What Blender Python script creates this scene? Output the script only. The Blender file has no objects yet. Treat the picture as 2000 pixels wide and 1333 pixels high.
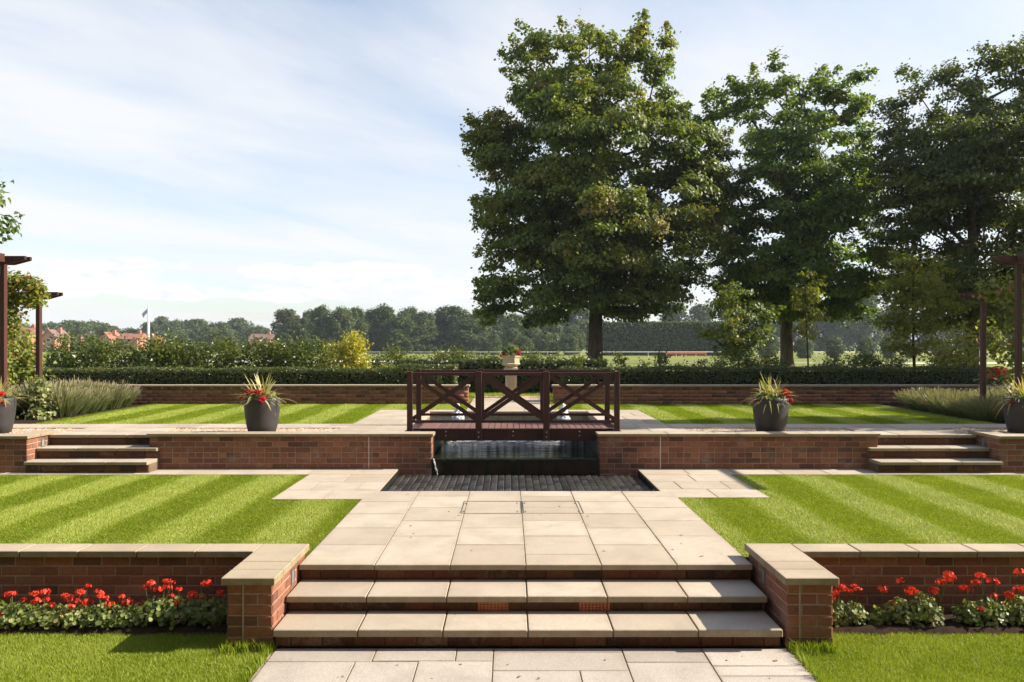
import bpy, bmesh, math, random
import numpy as np
from mathutils import Vector, Matrix

# ------------------------------------------------------------------ camera, sky, sun, exposure
scene = bpy.context.scene
C = scene.collection
R = math.radians
FPX, VX, VY, CZ = 1463.0, 994.0, 673.0, 1.757      # focal length in photo pixels, vanishing point, eye height over the middle terrace

cam_data = bpy.data.cameras.new('camera')
cam_data.sensor_width = 36.0
cam_data.lens = FPX / 2000.0 * 36.0
cam_data.shift_x = 6.0 / 2000.0
cam_data.shift_y = 6.5 / 2000.0
cam_data.clip_start = 0.1
cam_data.clip_end = 6000.0
cam = bpy.data.objects.new('camera', cam_data)
cam.location = (0, 0, CZ)
cam.rotation_euler = (R(90), 0, 0)
C.objects.link(cam)
scene.camera = cam

SUN_EL, SUN_AZ = R(33), R(3)                      # sun low in the east side (+X), a little beyond the garden (+Y)
sun_dir = Vector((math.cos(SUN_EL) * math.cos(SUN_AZ), math.cos(SUN_EL) * math.sin(SUN_AZ), math.sin(SUN_EL)))
sd = bpy.data.lights.new('sun', 'SUN')
sd.energy = 5.0
sd.angle = R(0.5)
sd.color = (1.0, 0.92, 0.80)
sun = bpy.data.objects.new('sun', sd)
sun.rotation_euler = sun_dir.to_track_quat('Z', 'Y').to_euler()
C.objects.link(sun)

scene.view_settings.view_transform = 'Standard'
scene.view_settings.look = 'None'
scene.view_settings.exposure = 1.0
scene.view_settings.gamma = 1.0
scene.view_settings.use_curve_mapping = False
scene.render.engine = 'CYCLES'
scene.cycles.use_denoising = True
scene.cycles.max_bounces = 7
scene.cycles.diffuse_bounces = 3
scene.cycles.glossy_bounces = 3
scene.cycles.transmission_bounces = 4
scene.cycles.transparent_max_bounces = 8
scene.cycles.caustics_reflective = False
scene.cycles.caustics_refractive = False

class NT:
    """small helper round a node tree"""
    def __init__(self, tree):
        self.t = tree
        tree.nodes.clear()
    def n(self, kind, **kw):
        nd = self.t.nodes.new(kind)
        for k, v in kw.items():
            if k == 'inp':
                for kk, vv in v.items():
                    if hasattr(vv, 'is_linked'):
                        self.t.links.new(vv, nd.inputs[kk])
                    else:
                        nd.inputs[kk].default_value = vv
            else:
                setattr(nd, k, v)
        return nd
    def math(self, op, a, b=None, clamp=False):
        nd = self.t.nodes.new('ShaderNodeMath'); nd.operation = op; nd.use_clamp = clamp
        for i, v in enumerate((a, b)):
            if v is None: continue
            if hasattr(v, 'is_linked'): self.t.links.new(v, nd.inputs[i])
            else: nd.inputs[i].default_value = v
        return nd.outputs[0]
    def ramp(self, fac, stops, interp='LINEAR'):
        nd = self.t.nodes.new('ShaderNodeValToRGB'); cr = nd.color_ramp; cr.interpolation = interp
        while len(cr.elements) > len(stops): cr.elements.remove(cr.elements[-1])
        while len(cr.elements) < len(stops): cr.elements.new(0.5)
        for e, (p, c) in zip(cr.elements, stops):
            e.position = p
            e.color = (c[0], c[1], c[2], 1) if not isinstance(c, (int, float)) else (c, c, c, 1)
        self.t.links.new(fac, nd.inputs[0])
        return nd.outputs[0]
    def mix(self, fac, a, b, blend='MIX'):
        nd = self.t.nodes.new('ShaderNodeMix'); nd.data_type = 'RGBA'; nd.blend_type = blend
        for i, v in ((0, fac), (6, a), (7, b)):
            if hasattr(v, 'is_linked'): self.t.links.new(v, nd.inputs[i])
            elif i == 0: nd.inputs[i].default_value = v
            else: nd.inputs[i].default_value = (v[0], v[1], v[2], 1)
        return nd.outputs[2]
    def noise(self, scale, vec=None, detail=4.0, rough=0.55, dist=0.0):
        nd = self.n('ShaderNodeTexNoise', inp={'Scale': scale, 'Detail': detail, 'Roughness': rough, 'Distortion': dist})
        if vec is not None: self.t.links.new(vec, nd.inputs['Vector'])
        return nd.outputs['Fac']

world = bpy.data.worlds.new('World')
scene.world = world
world.use_nodes = True
w = NT(world.node_tree)
sky = w.n('ShaderNodeTexSky', sky_type='NISHITA', sun_disc=False, sun_elevation=SUN_EL,
          sun_rotation=math.pi / 2 - SUN_AZ, altitude=10.0, air_density=1.0, dust_density=1.2, ozone_density=1.5)
geo = w.n('ShaderNodeTexCoord')
sep = w.n('ShaderNodeSeparateXYZ', inp={0: geo.outputs['Generated']})
dx, dy, dz = sep.outputs[0], sep.outputs[1], sep.outputs[2]
zc = w.math('MAXIMUM', w.math('ADD', dz, 0.10), 0.02)
# thin high cirrus: noise on a flat sheet overhead, drawn out along one wind direction
px_, py_ = w.math('DIVIDE', dx, zc), w.math('DIVIDE', dy, zc)
sheet = w.n('ShaderNodeCombineXYZ', inp={0: px_, 1: py_, 2: 0.0}).outputs[0]
rot = w.n('ShaderNodeMapping', vector_type='TEXTURE', inp={'Vector': sheet, 'Rotation': (0, 0, R(50)), 'Scale': (3.4, 1.25, 1.0), 'Location': (3.1, 1.7, 0)}).outputs[0]
n1 = w.noise(1.0, rot, 7.0, 0.55, 0.6)
rot2 = w.n('ShaderNodeMapping', vector_type='TEXTURE', inp={'Vector': sheet, 'Rotation': (0, 0, R(42)), 'Scale': (2.2, 0.5, 1.0), 'Location': (0.3, 5.2, 0)}).outputs[0]
n2 = w.noise(1.3, rot2, 8.0, 0.6, 0.4)
cirrus = w.math('ADD', w.math('MULTIPLY', n1, 0.78), w.math('MULTIPLY', n2, 0.22))
cover = w.ramp(cirrus, [(0.36, 0.26), (0.48, 0.56), (0.58, 0.85), (0.70, 0.97)])
cover = w.math('MULTIPLY', cover, w.ramp(dz, [(0.34, 1.0), (0.80, 0.25)]))   # overhead the veil is seen square on and is thinner
low = w.ramp(dz, [(0.0, 1.0), (0.16, 0.75), (0.45, 0.0)])           # the sheet thickens towards the horizon, as clouds seen edge-on do
cover = w.math('ADD', cover, w.math('MULTIPLY', low, 0.14), clamp=True)
# small cumulus low over the horizon
az = w.math('ARCTAN2', dx, dy)
cumv = w.n('ShaderNodeCombineXYZ', inp={0: w.math('MULTIPLY', az, 7.0), 1: w.math('MULTIPLY', dz, 21.0), 2: 2.35}).outputs[0]
n3 = w.noise(1.0, cumv, 7.0, 0.56, 0.15)
band = w.ramp(dz, [(0.015, 0.0), (0.06, 1.0), (0.095, 0.9), (0.15, 0.0)])
cum = w.ramp(w.math('MULTIPLY', n3, band), [(0.43, 0.0), (0.50, 1.0)])
cumshade = w.noise(2.2, cumv, 5.0, 0.6)
cumcol = w.ramp(cumshade, [(0.35, (5.9, 6.05, 6.3)), (0.60, (7.7, 7.6, 7.4))])
skyblue = w.mix(1.0, sky.outputs[0], (1.4, 1.4, 1.4), 'MULTIPLY')
cl = w.mix(cover, skyblue, (6.2, 6.28, 6.4))
cl = w.mix(w.math('MULTIPLY', cum, 0.92), cl, cumcol)
bg = w.n('ShaderNodeBackground', inp={'Color': cl, 'Strength': 0.079})
wo = w.n('ShaderNodeOutputWorld')
world.node_tree.links.new(bg.outputs[0], wo.inputs[0])

# ------------------------------------------------------------------ helpers
rng = np.random.default_rng(7)
random.seed(7)

def P(px, py, Y):
    """world point at depth Y that the photograph shows at pixel px, py"""
    return Vector(((px - VX) * Y / FPX, Y, CZ - (py - VY) * Y / FPX))

def link(o, parent=None):
    C.objects.link(o)
    if parent is not None: o.parent = parent
    return o

def tag(o, label=None, cat=None, group=None, kind=None):
    if label: o['label'] = label
    if cat: o['category'] = cat
    if group: o['group'] = group
    if kind: o['kind'] = kind
    return o

def empty(name, loc=(0, 0, 0), label=None, cat=None, group=None, rz=0.0):
    o = bpy.data.objects.new(name, None)
    o.empty_display_size = 0.1
    o.location = loc
    o.rotation_euler = (0, 0, rz)
    link(o)
    return tag(o, label, cat, group)

def copy_tree(o, parent=None):
    c = o.copy()
    C.objects.link(c)
    c.parent = parent
    for ch in list(o.children):
        copy_tree(ch, c)
    return c

def np_mesh(name, verts, faces, mat, tint=None, smooth=False):
    """verts (N,3), faces (M,k) all with the same corner count"""
    verts = np.asarray(verts, dtype=np.float32); faces = np.asarray(faces, dtype=np.int32)
    me = bpy.data.meshes.new(name)
    m, k = faces.shape
    me.vertices.add(len(verts)); me.vertices.foreach_set('co', verts.ravel())
    me.loops.add(m * k); me.loops.foreach_set('vertex_index', faces.ravel())
    me.polygons.add(m); me.polygons.foreach_set('loop_start', np.arange(0, m * k, k, dtype=np.int32))
    if smooth: me.polygons.foreach_set('use_smooth', np.ones(m, dtype=bool))
    me.update(calc_edges=True)
    if tint is not None:
        at = me.attributes.new('tint', 'FLOAT', 'POINT')
        at.data.foreach_set('value', np.asarray(tint, dtype=np.float32))
    if mat: me.materials.append(mat)
    return me

def np_obj(name, verts, faces, mat, parent=None, tint=None, smooth=False, loc=None):
    o = bpy.data.objects.new(name, np_mesh(name, verts, faces, mat, tint, smooth))
    if loc is not None: o.location = loc
    return link(o, parent)

class MB:
    """collects simple shapes for one mesh"""
    def __init__(self): self.v, self.f = [], []
    def add(self, vs, fs):
        b = len(self.v)
        self.v += [tuple(x) for x in vs]
        self.f += [tuple(i + b for i in q) for q in fs]
        return self
    def box(self, x0, x1, y0, y1, z0, z1, bev=0.0):
        if bev <= 0:
            vs = [(x, y, z) for z in (z0, z1) for y in (y0, y1) for x in (x0, x1)]
            return self.add(vs, [(0, 2, 3, 1), (4, 5, 7, 6), (0, 1, 5, 4), (2, 6, 7, 3), (0, 4, 6, 2), (1, 3, 7, 5)])
        b = bev
        # chamfered box: top and upright edges eased
        rings = []
        for z, i in ((z0, 0), (z1 - b, 0), (z1, b)):
            rings.append([(x0 + i + b, y0 + i, z), (x1 - i - b, y0 + i, z), (x1 - i, y0 + i + b, z), (x1 - i, y1 - i - b, z),
                          (x1 - i - b, y1 - i, z), (x0 + i + b, y1 - i, z), (x0 + i, y1 - i - b, z), (x0 + i, y0 + i + b, z)])
        vs = sum(rings, [])
        fs = [tuple(range(7, -1, -1)), tuple(range(16, 24))]
        for r in range(2):
            for k in range(8):
                a, c = r * 8 + k, r * 8 + (k + 1) % 8
                fs.append((a, c, c + 8, a + 8))
        return self.add(vs, fs)
    def prism(self, poly, axis, a0, a1):
        """extrude a polygon (list of 2D points) along 'x', 'y' or 'z'"""
        def mk(p, a): return {'x': (a, p[0], p[1]), 'y': (p[0], a, p[1]), 'z': (p[0], p[1], a)}[axis]
        n = len(poly)
        vs = [mk(p, a0) for p in poly] + [mk(p, a1) for p in poly]
        fs = [tuple(range(n)), tuple(range(2 * n - 1, n - 1, -1))]
        for k in range(n):
            fs.append((k, k + n, (k + 1) % n + n, (k + 1) % n))
        return self.add(vs, fs)
    def tube(self, pts, rad, sides=6, caps=True):
        pts = [Vector(p) for p in pts]
        rad = rad if isinstance(rad, (list, tuple)) else [rad] * len(pts)
        vs, fs = [], []
        up = Vector((0.13, 0.31, 1)).normalized()
        for i, p in enumerate(pts):
            d = (pts[min(i + 1, len(pts) - 1)] - pts[max(i - 1, 0)]).normalized()
            a = d.cross(up)
            if a.length < 0.05: a = d.cross(Vector((1, 0, 0)))
            a.normalize(); b = d.cross(a)
            for k in range(sides):
                t = 2 * math.pi * k / sides
                vs.append(p + (a * math.cos(t) + b * math.sin(t)) * rad[i])
        for i in range(len(pts) - 1):
            for k in range(sides):
                q, r_ = i * sides + k, i * sides + (k + 1) % sides
                fs.append((q, r_, r_ + sides, q + sides))
        if caps:
            fs.append(tuple(range(sides - 1, -1, -1)))
            fs.append(tuple(range((len(pts) - 1) * sides, len(pts) * sides)))
        return self.add(vs, fs)
    def lathe(self, prof, c=(0, 0, 0), sides=24, phase=0.0):
        """prof: list of (r, z)"""
        vs, fs = [], []
        for r_, z in prof:
            for k in range(sides):
                t = 2 * math.pi * k / sides + phase
                vs.append((c[0] + r_ * math.cos(t), c[1] + r_ * math.sin(t), c[2] + z))
        for i in range(len(prof) - 1):
            for k in range(sides):
                a, b = i * sides + k, i * sides + (k + 1) % sides
                fs.append((a, b, b + sides, a + sides))
        fs.append(tuple(range(sides - 1, -1, -1)))
        fs.append(tuple(range((len(prof) - 1) * sides, len(prof) * sides)))
        return self.add(vs, fs)
    def mesh(self, name, mat, smooth=False):
        me = bpy.data.meshes.new(name)
        me.from_pydata(self.v, [], self.f)
        me.update()
        bm = bmesh.new(); bm.from_mesh(me)
        bmesh.ops.recalc_face_normals(bm, faces=bm.faces)
        bm.to_mesh(me); bm.free()
        if smooth: me.polygons.foreach_set('use_smooth', np.ones(len(me.polygons), dtype=bool))
        if mat: me.materials.append(mat)
        return me
    def obj(self, name, mat, parent=None, smooth=False, loc=None):
        o = bpy.data.objects.new(name, self.mesh(name, mat, smooth))
        if loc is not None: o.location = loc
        return link(o, parent)

# leaf templates: (u along the leaf, v across, w lift)
LEAF6 = (np.array([(0, 0, 0), (.18, -.42, .10), (.55, -.34, .07), (1, 0, -.10), (.55, .34, .07), (.18, .42, .10)], float),
         np.array([(0, 1, 2, 3), (0, 3, 4, 5)]))
LEAF4 = (np.array([(0, 0, 0), (.5, -.36, .06), (1, 0, -.05), (.5, .36, .06)], float), np.array([(0, 1, 2, 3)]))
LEAFR = (np.array([(.05, 0, -.06), (.12, -.38, .05), (.5, -.54, .08), (.9, -.36, .05), (1, 0, 0), (.9, .36, .05), (.5, .54, .08), (.12, .38, .05)], float),
         np.array([(0, 1, 2, 3), (0, 3, 4, 5), (0, 5, 6, 7)]))

def unit(a):
    return a / np.maximum(np.linalg.norm(a, axis=1, keepdims=True), 1e-9)

def leaves(pos, nrm, size, tint, tmpl=LEAF6, udir=None, g=None):
    g = g or rng
    n = len(pos)
    nrm = unit(np.asarray(nrm, float))
    u = g.normal(size=(n, 3)) if udir is None else np.asarray(udir, float) + g.normal(scale=.35, size=(n, 3))
    u = unit(u - nrm * np.sum(u * nrm, axis=1, keepdims=True))
    v = np.cross(nrm, u)
    tv, tf = tmpl
    k = len(tv)
    size = np.broadcast_to(np.asarray(size, float), (n,))[:, None, None]
    vs = (pos[:, None, :] + size * (u[:, None, :] * tv[None, :, 0:1] + v[:, None, :] * tv[None, :, 1:2] + nrm[:, None, :] * tv[None, :, 2:3])).reshape(-1, 3)
    fs = (tf[None, :, :] + (np.arange(n) * k)[:, None, None]).reshape(-1, tf.shape[1])
    return vs, fs, np.repeat(np.asarray(tint, float), k)

def merge(parts):
    vs, fs, ts, b = [], [], [], 0
    for v, f, t in parts:
        vs.append(v); fs.append(f + b); ts.append(t); b += len(v)
    return np.concatenate(vs), np.concatenate(fs), np.concatenate(ts)

# ------------------------------------------------------------------ materials
def new_mat(name):
    m = bpy.data.materials.new(name)
    m.use_nodes = True
    return m, NT(m.node_tree)

def finish(nt, shader, disp=None):
    o = nt.n('ShaderNodeOutputMaterial')
    nt.t.links.new(shader, o.inputs[0])

def bump(nt, h, strength=0.3, dist=0.01):
    return nt.n('ShaderNodeBump', inp={'Height': h, 'Strength': strength, 'Distance': dist}).outputs[0]

def pbr(nt, col, rough=0.7, normal=None, spec=0.3, metal=0.0):
    ins = {'Base Color': col if hasattr(col, 'is_linked') else (*col, 1), 'Roughness': rough, 'Specular IOR Level': spec, 'Metallic': metal}
    if normal is not None: ins['Normal'] = normal
    return nt.n('ShaderNodeBsdfPrincipled', inp=ins).outputs[0]

def plain(name, col, rough=0.7, spec=0.3, var=0.25, scale=8.0, bstr=0.15, metal=0.0):
    m, nt = new_mat(name)
    tc = nt.n('ShaderNodeTexCoord').outputs['Object']
    f = nt.noise(scale, tc, 5.0)
    c = nt.ramp(f, [(0.25, [x * (1 - var) for x in col]), (0.75, [min(1, x * (1 + var)) for x in col])])
    finish(nt, pbr(nt, c, rough, bump(nt, nt.noise(scale * 6, tc, 4.0), bstr, 0.004), spec, metal))
    return m

def leaf_mat(name, stops, trans=0.35, rough=0.45, spec=0.35, tcol=1.6):
    m, nt = new_mat(name)
    a = nt.n('ShaderNodeAttribute', attribute_name='tint').outputs['Fac']
    oi = nt.n('ShaderNodeObjectInfo').outputs['Random']
    f = nt.math('ADD', a, nt.math('MULTIPLY', nt.math('SUBTRACT', oi, 0.5), 0.12), clamp=True)
    c = nt.ramp(f, stops)
    p = pbr(nt, c, rough, None, spec)
    tc = nt.mix(1.0, c, (tcol, tcol * 1.05, tcol * 0.45), 'MULTIPLY')
    tr = nt.n('ShaderNodeBsdfTranslucent', inp={'Color': tc}).outputs[0]
    mx = nt.n('ShaderNodeMixShader', inp={0: trans, 1: p, 2: tr}).outputs[0]
    finish(nt, mx)
    return m

M = {}
def stone_mat(name, lo, hi, side_shade=(0.17, 0.13, 0.05), side_shade_amt=0.5, rough=0.85):
    """concrete and stone slabs: tone per slab, fine grain, blotches and dirt"""
    m, nt = new_mat(name)
    tc = nt.n('ShaderNodeTexCoord').outputs['Object']
    gp = nt.n('ShaderNodeNewGeometry')
    oi = nt.n('ShaderNodeObjectInfo').outputs['Random']
    base = nt.mix(oi, lo, hi)
    blot = nt.noise(2.3, gp.outputs['Position'], 6.0, 0.6, 0.3)
    base = nt.mix(nt.ramp(blot, [(0.42, 0.0), (0.72, 0.48)]), base, [x * 0.72 for x in lo])
    fine = nt.noise(140.0, gp.outputs['Position'], 3.0, 0.7)
    base = nt.mix(0.7, base, nt.ramp(fine, [(0.3, 0.60), (0.7, 1.28)]), 'MULTIPLY')
    spots = nt.n('ShaderNodeTexVoronoi', inp={'Vector': gp.outputs['Position'], 'Scale': 2.6, 'Randomness': 1.0}).outputs['Distance']
    base = nt.mix(nt.ramp(spots, [(0.018, 0.8), (0.034, 0.0)]), base, (0.10, 0.08, 0.06))
    # grime gathered along the slab edges and joints
    gen = nt.n('ShaderNodeTexCoord').outputs['Generated']
    sg = nt.n('ShaderNodeSeparateXYZ', inp={0: gen})
    ex = nt.math('MINIMUM', sg.outputs[0], nt.math('SUBTRACT', 1.0, sg.outputs[0]))
    ey = nt.math('MINIMUM', sg.outputs[1], nt.math('SUBTRACT', 1.0, sg.outputs[1]))
    ed = nt.math('ADD', nt.math('MINIMUM', ex, ey), nt.math('MULTIPLY', nt.math('SUBTRACT', nt.noise(11.0, gp.outputs['Position'], 5.0, 0.65), 0.5), 0.14))
    base = nt.mix(nt.ramp(ed, [(0.0, 0.38), (0.03, 0.12), (0.09, 0.0)]), base, (0.26, 0.20, 0.13))
    run = nt.noise(0.9, gp.outputs['Position'], 4.0, 0.6, 1.2)
    base = nt.mix(nt.ramp(run, [(0.48, 0.0), (0.58, 0.16), (0.66, 0.0)]), base, (0.30, 0.25, 0.19))
    streak = nt.noise(9.0, gp.outputs['Position'], 5.0, 0.65)
    side = nt.math('SUBTRACT', 1.0, nt.math('ABSOLUTE', nt.n('ShaderNodeSeparateXYZ', inp={0: gp.outputs['True Normal']}).outputs[2]))
    fm = nt.math('MULTIPLY', nt.math('MULTIPLY', side, nt.ramp(streak, [(0.3, 0.25), (0.7, 1.0)])), side_shade_amt)
    base = nt.mix(fm, base, side_shade)  # upright faces turn olive-brown: their shading is put into the colour
    h = nt.math('ADD', nt.math('MULTIPLY', fine, 0.5), nt.noise(24.0, gp.outputs['Position'], 4.0))
    finish(nt, pbr(nt, base, rough, bump(nt, h, 0.45, 0.004), 0.25))
    return m
M['slab'] = stone_mat('slab_concrete', (0.415, 0.338, 0.25), (0.53, 0.448, 0.347))
M['coping'] = stone_mat('coping_concrete', (0.40, 0.32, 0.218), (0.48, 0.395, 0.285), side_shade_amt=0.75)
M['flag'] = stone_mat('sandstone_flag', (0.39, 0.335, 0.28), (0.51, 0.445, 0.375))
M['urnstone'] = stone_mat('urn_stone', (0.52, 0.44, 0.29), (0.56, 0.48, 0.33), side_shade_amt=0.25)

def brick_mat(name='red_brick', tone=1.0):
    m, nt = new_mat(name)
    oi = nt.n('ShaderNodeObjectInfo').outputs['Random']
    gp = nt.n('ShaderNodeNewGeometry').outputs['Position']
    at = nt.n('ShaderNodeAttribute', attribute_name='tint').outputs['Fac']
    r = nt.math('FRACT', nt.math('ADD', oi, at))
    c = nt.ramp(r, [(0.0, (0.115, 0.058, 0.042)), (0.22, (0.22, 0.092, 0.056)), (0.5, (0.28, 0.118, 0.068)), (0.75, (0.20, 0.080, 0.050)), (0.9, (0.34, 0.155, 0.09)), (1.0, (0.14, 0.07, 0.052))])
    g = nt.noise(38.0, gp, 5.0, 0.7)
    c = nt.mix(0.75, c, nt.ramp(g, [(0.25, 0.55), (0.75, 1.35)]), 'MULTIPLY')
    c = nt.mix(1.0, c, (0.98, 0.96, 0.94), 'MULTIPLY')
    if tone != 1.0: c = nt.mix(1.0, c, (tone, tone * 1.06, tone * 0.95), 'MULTIPLY')
    lime = nt.noise(3.1, gp, 6.0, 0.7)
    c = nt.mix(nt.ramp(lime, [(0.56, 0.0), (0.76, 0.45)]), c, (0.42, 0.33, 0.27))
    finish(nt, pbr(nt, c, 0.85, bump(nt, g, 0.5, 0.004), 0.2))
    return m
M['brick'] = brick_mat()
M['brick_shaded'] = brick_mat('shaded_riser_brick', 0.5)  # the same brick darkened: shade on the risers put into the colour
M['mortar_shaded'] = plain('shaded_riser_mortar', (0.15, 0.105, 0.07), 0.95, 0.1, 0.3, 14.0, 0.5)  # mortar darkened to match, riser shade put into its colour
M['joint'] = plain('sandy_joint', (0.33, 0.255, 0.175), 0.95, 0.1, 0.35, 14.0, 0.5)
M['mortar'] = plain('mortar', (0.34, 0.265, 0.20), 0.95, 0.1, 0.25, 14.0, 0.5)
M['wetbrick'] = plain('wet_dark_brick', (0.035, 0.018, 0.012), 0.25, 0.5, 0.5, 9.0, 0.3)
def tile_mat():
    m, nt = new_mat('wet_black_tile')
    oi = nt.n('ShaderNodeObjectInfo').outputs['Random']
    gp = nt.n('ShaderNodeNewGeometry').outputs['Position']
    g_ = nt.noise(22.0, gp, 5.0, 0.65)
    c = nt.mix(oi, (0.022, 0.020, 0.019), (0.072, 0.066, 0.063))
    c = nt.mix(0.8, c, nt.ramp(g_, [(0.3, 0.5), (0.7, 1.4)]), 'MULTIPLY')
    alg = nt.noise(2.0, gp, 5.0, 0.6)
    c = nt.mix(nt.ramp(alg, [(0.5, 0.0), (0.7, 0.5)]), c, (0.075, 0.07, 0.035))
    finish(nt, pbr(nt, c, 0.38, bump(nt, g_, 0.5, 0.006), 0.5))
    return m
M['blacktile'] = tile_mat()
M['poollining'] = plain('mossy_pool_lining', (0.030, 0.032, 0.014), 0.5, 0.4, 0.5, 6.0, 0.3)
M['black'] = plain('black_lining', (0.012, 0.011, 0.010), 0.5, 0.4, 0.3, 10.0, 0.2)
M['sealant'] = plain('joint_sealant', (0.55, 0.52, 0.47), 0.8, 0.2, 0.15, 9.0, 0.3)
M['steel'] = plain('galvanised_steel', (0.35, 0.34, 0.32), 0.4, 0.5, 0.2, 20.0, 0.2, 0.8)
M['terracotta'] = plain('terracotta', (0.42, 0.15, 0.085), 0.9, 0.2, 0.2, 20.0, 0.3)
M['soil'] = plain('bed_soil', (0.035, 0.021, 0.013), 0.95, 0.1, 0.5, 18.0, 0.9)
M['pot'] = plain('charcoal_planter', (0.042, 0.037, 0.036), 0.55, 0.35, 0.25, 5.0, 0.12)
M['white'] = plain('white_paint', (0.78, 0.78, 0.76), 0.5, 0.4, 0.08, 3.0, 0.05)
M['redboard'] = plain('red_board', (0.70, 0.13, 0.05), 0.6, 0.3, 0.2, 2.0, 0.05)
M['foam'] = plain('white_foam', (0.88, 0.90, 0.92), 0.4, 0.4, 0.06, 20.0, 0.4)
M['gravel'] = plain('pink_gravel', (0.50, 0.36, 0.25), 0.9, 0.2, 0.45, 45.0, 1.0)
M['flagcloth'] = plain('flag_cloth', (0.34, 0.36, 0.42), 0.8, 0.2, 0.5, 3.0, 0.05)
M['lampglass'] = plain('frosted_lamp_glass', (0.22, 0.22, 0.21), 0.3, 0.5, 0.1, 30.0, 0.05)

def timber_mat(name, col, rough=0.55):
    m, nt = new_mat(name)
    tc = nt.n('ShaderNodeTexCoord').outputs['Object']
    mp = nt.n('ShaderNodeMapping', inp={'Vector': tc, 'Scale': (30, 30, 3)}).outputs[0]
    g = nt.noise(1.0, mp, 6.0, 0.65, 0.8)
    oi = nt.n('ShaderNodeObjectInfo').outputs['Random']
    c = nt.ramp(g, [(0.25, [x * 0.6 for x in col]), (0.75, [x * 1.3 for x in col])])
    c = nt.mix(nt.math('MULTIPLY', oi, 0.35), c, [x * 1.7 for x in col])
    finish(nt, pbr(nt, c, rough, bump(nt, g, 0.35, 0.003), 0.35))
    return m
M['timber'] = timber_mat('dark_stained_timber', (0.060, 0.023, 0.017))
M['deck'] = timber_mat('weathered_deck_timber', (0.165, 0.082, 0.068), 0.7)

def bark_mat(name, col):
    m, nt = new_mat(name)
    tc = nt.n('ShaderNodeNewGeometry').outputs['Position']
    mp = nt.n('ShaderNodeMapping', inp={'Vector': tc, 'Scale': (9, 9, 2.2)}).outputs[0]
    g = nt.noise(1.0, mp, 7.0, 0.65, 0.5)
    c = nt.ramp(g, [(0.3, [x * 0.45 for x in col]), (0.7, [x * 1.35 for x in col])])
    finish(nt, pbr(nt, c, 0.9, bump(nt, g, 0.8, 0.03), 0.15))
    return m
M['bark'] = bark_mat('sycamore_bark', (0.115, 0.088, 0.055))
M['twig'] = bark_mat('shrub_stem', (0.085, 0.06, 0.035))

# foliage
M['leaf_syc'] = leaf_mat('sycamore_leaf', [(0.0, (0.058, 0.088, 0.013)), (0.5, (0.118, 0.155, 0.023)), (0.85, (0.18, 0.195, 0.034)), (1.0, (0.27, 0.18, 0.06))], 0.40)
M['leaf_green'] = leaf_mat('maple_leaf_green', [(0.0, (0.056, 0.092, 0.013)), (0.5, (0.108, 0.16, 0.022)), (0.9, (0.175, 0.21, 0.034)), (1.0, (0.23, 0.19, 0.05))], 0.42)
M['leaf_fine'] = leaf_mat('field_maple_leaf', [(0.0, (0.05, 0.072, 0.013)), (0.5, (0.098, 0.12, 0.021)), (0.9, (0.15, 0.148, 0.03)), (1.0, (0.23, 0.145, 0.05))], 0.38)
M['leaf_young'] = leaf_mat('young_tree_leaf', [(0.0, (0.085, 0.10, 0.013)), (0.5, (0.16, 0.175, 0.021)), (1.0, (0.26, 0.225, 0.034))], 0.42)
M['leaf_beech'] = leaf_mat('hornbeam_leaf', [(0.0, (0.028, 0.048, 0.010)), (0.5, (0.075, 0.105, 0.018)), (0.85, (0.14, 0.155, 0.026)), (1.0, (0.30, 0.23, 0.03))], 0.34, 0.38, 0.45)
M['leaf_gold'] = leaf_mat('golden_leaf', [(0.0, (0.19, 0.19, 0.018)), (0.5, (0.36, 0.33, 0.03)), (1.0, (0.48, 0.40, 0.045))], 0.35)
M['leaf_yew'] = leaf_mat('hedge_leaf', [(0.0, (0.024, 0.040, 0.009)), (0.5, (0.060, 0.080, 0.016)), (0.9, (0.11, 0.125, 0.024)), (1.0, (0.15, 0.11, 0.03))], 0.25, 0.42, 0.45)
M['leaf_far'] = leaf_mat('poplar_leaf', [(0.0, (0.045, 0.066, 0.022)), (0.5, (0.085, 0.115, 0.036)), (1.0, (0.14, 0.165, 0.055))], 0.3, 0.6, 0.2, 1.3)
M['leaf_geranium'] = leaf_mat('geranium_leaf', [(0.0, (0.06, 0.095, 0.018)), (0.5, (0.165, 0.21, 0.045)), (0.9, (0.31, 0.33, 0.115)), (1.0, (0.40, 0.32, 0.13))], 0.32)
M['petal'] = leaf_mat('red_petal', [(0.0, (0.58, 0.016, 0.010)), (0.5, (0.84, 0.05, 0.028)), (1.0, (0.92, 0.17, 0.09))], 0.3, 0.5, 0.25, 1.0)
M['petal_deep'] = leaf_mat('crimson_petal', [(0.0, (0.30, 0.004, 0.012)), (0.5, (0.50, 0.010, 0.022)), (1.0, (0.62, 0.03, 0.04))], 0.3, 0.5, 0.25, 1.0)
M['strap'] = leaf_mat('variegated_strap_leaf', [(0.0, (0.13, 0.15, 0.04)), (0.45, (0.40, 0.38, 0.14)), (0.8, (0.64, 0.55, 0.27)), (1.0, (0.52, 0.27, 0.13))], 0.3, 0.5, 0.3, 1.1)
M['lavender'] = leaf_mat('lavender_stem', [(0.0, (0.08, 0.11, 0.035)), (0.5, (0.20, 0.22, 0.085)), (0.8, (0.31, 0.29, 0.155)), (1.0, (0.31, 0.215, 0.19))], 0.25, 0.7, 0.1, 1.1)
M['leaf_ivy'] = leaf_mat('variegated_ivy_leaf', [(0.0, (0.05, 0.08, 0.015)), (0.5, (0.18, 0.21, 0.06)), (1.0, (0.46, 0.44, 0.22))], 0.25)
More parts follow.
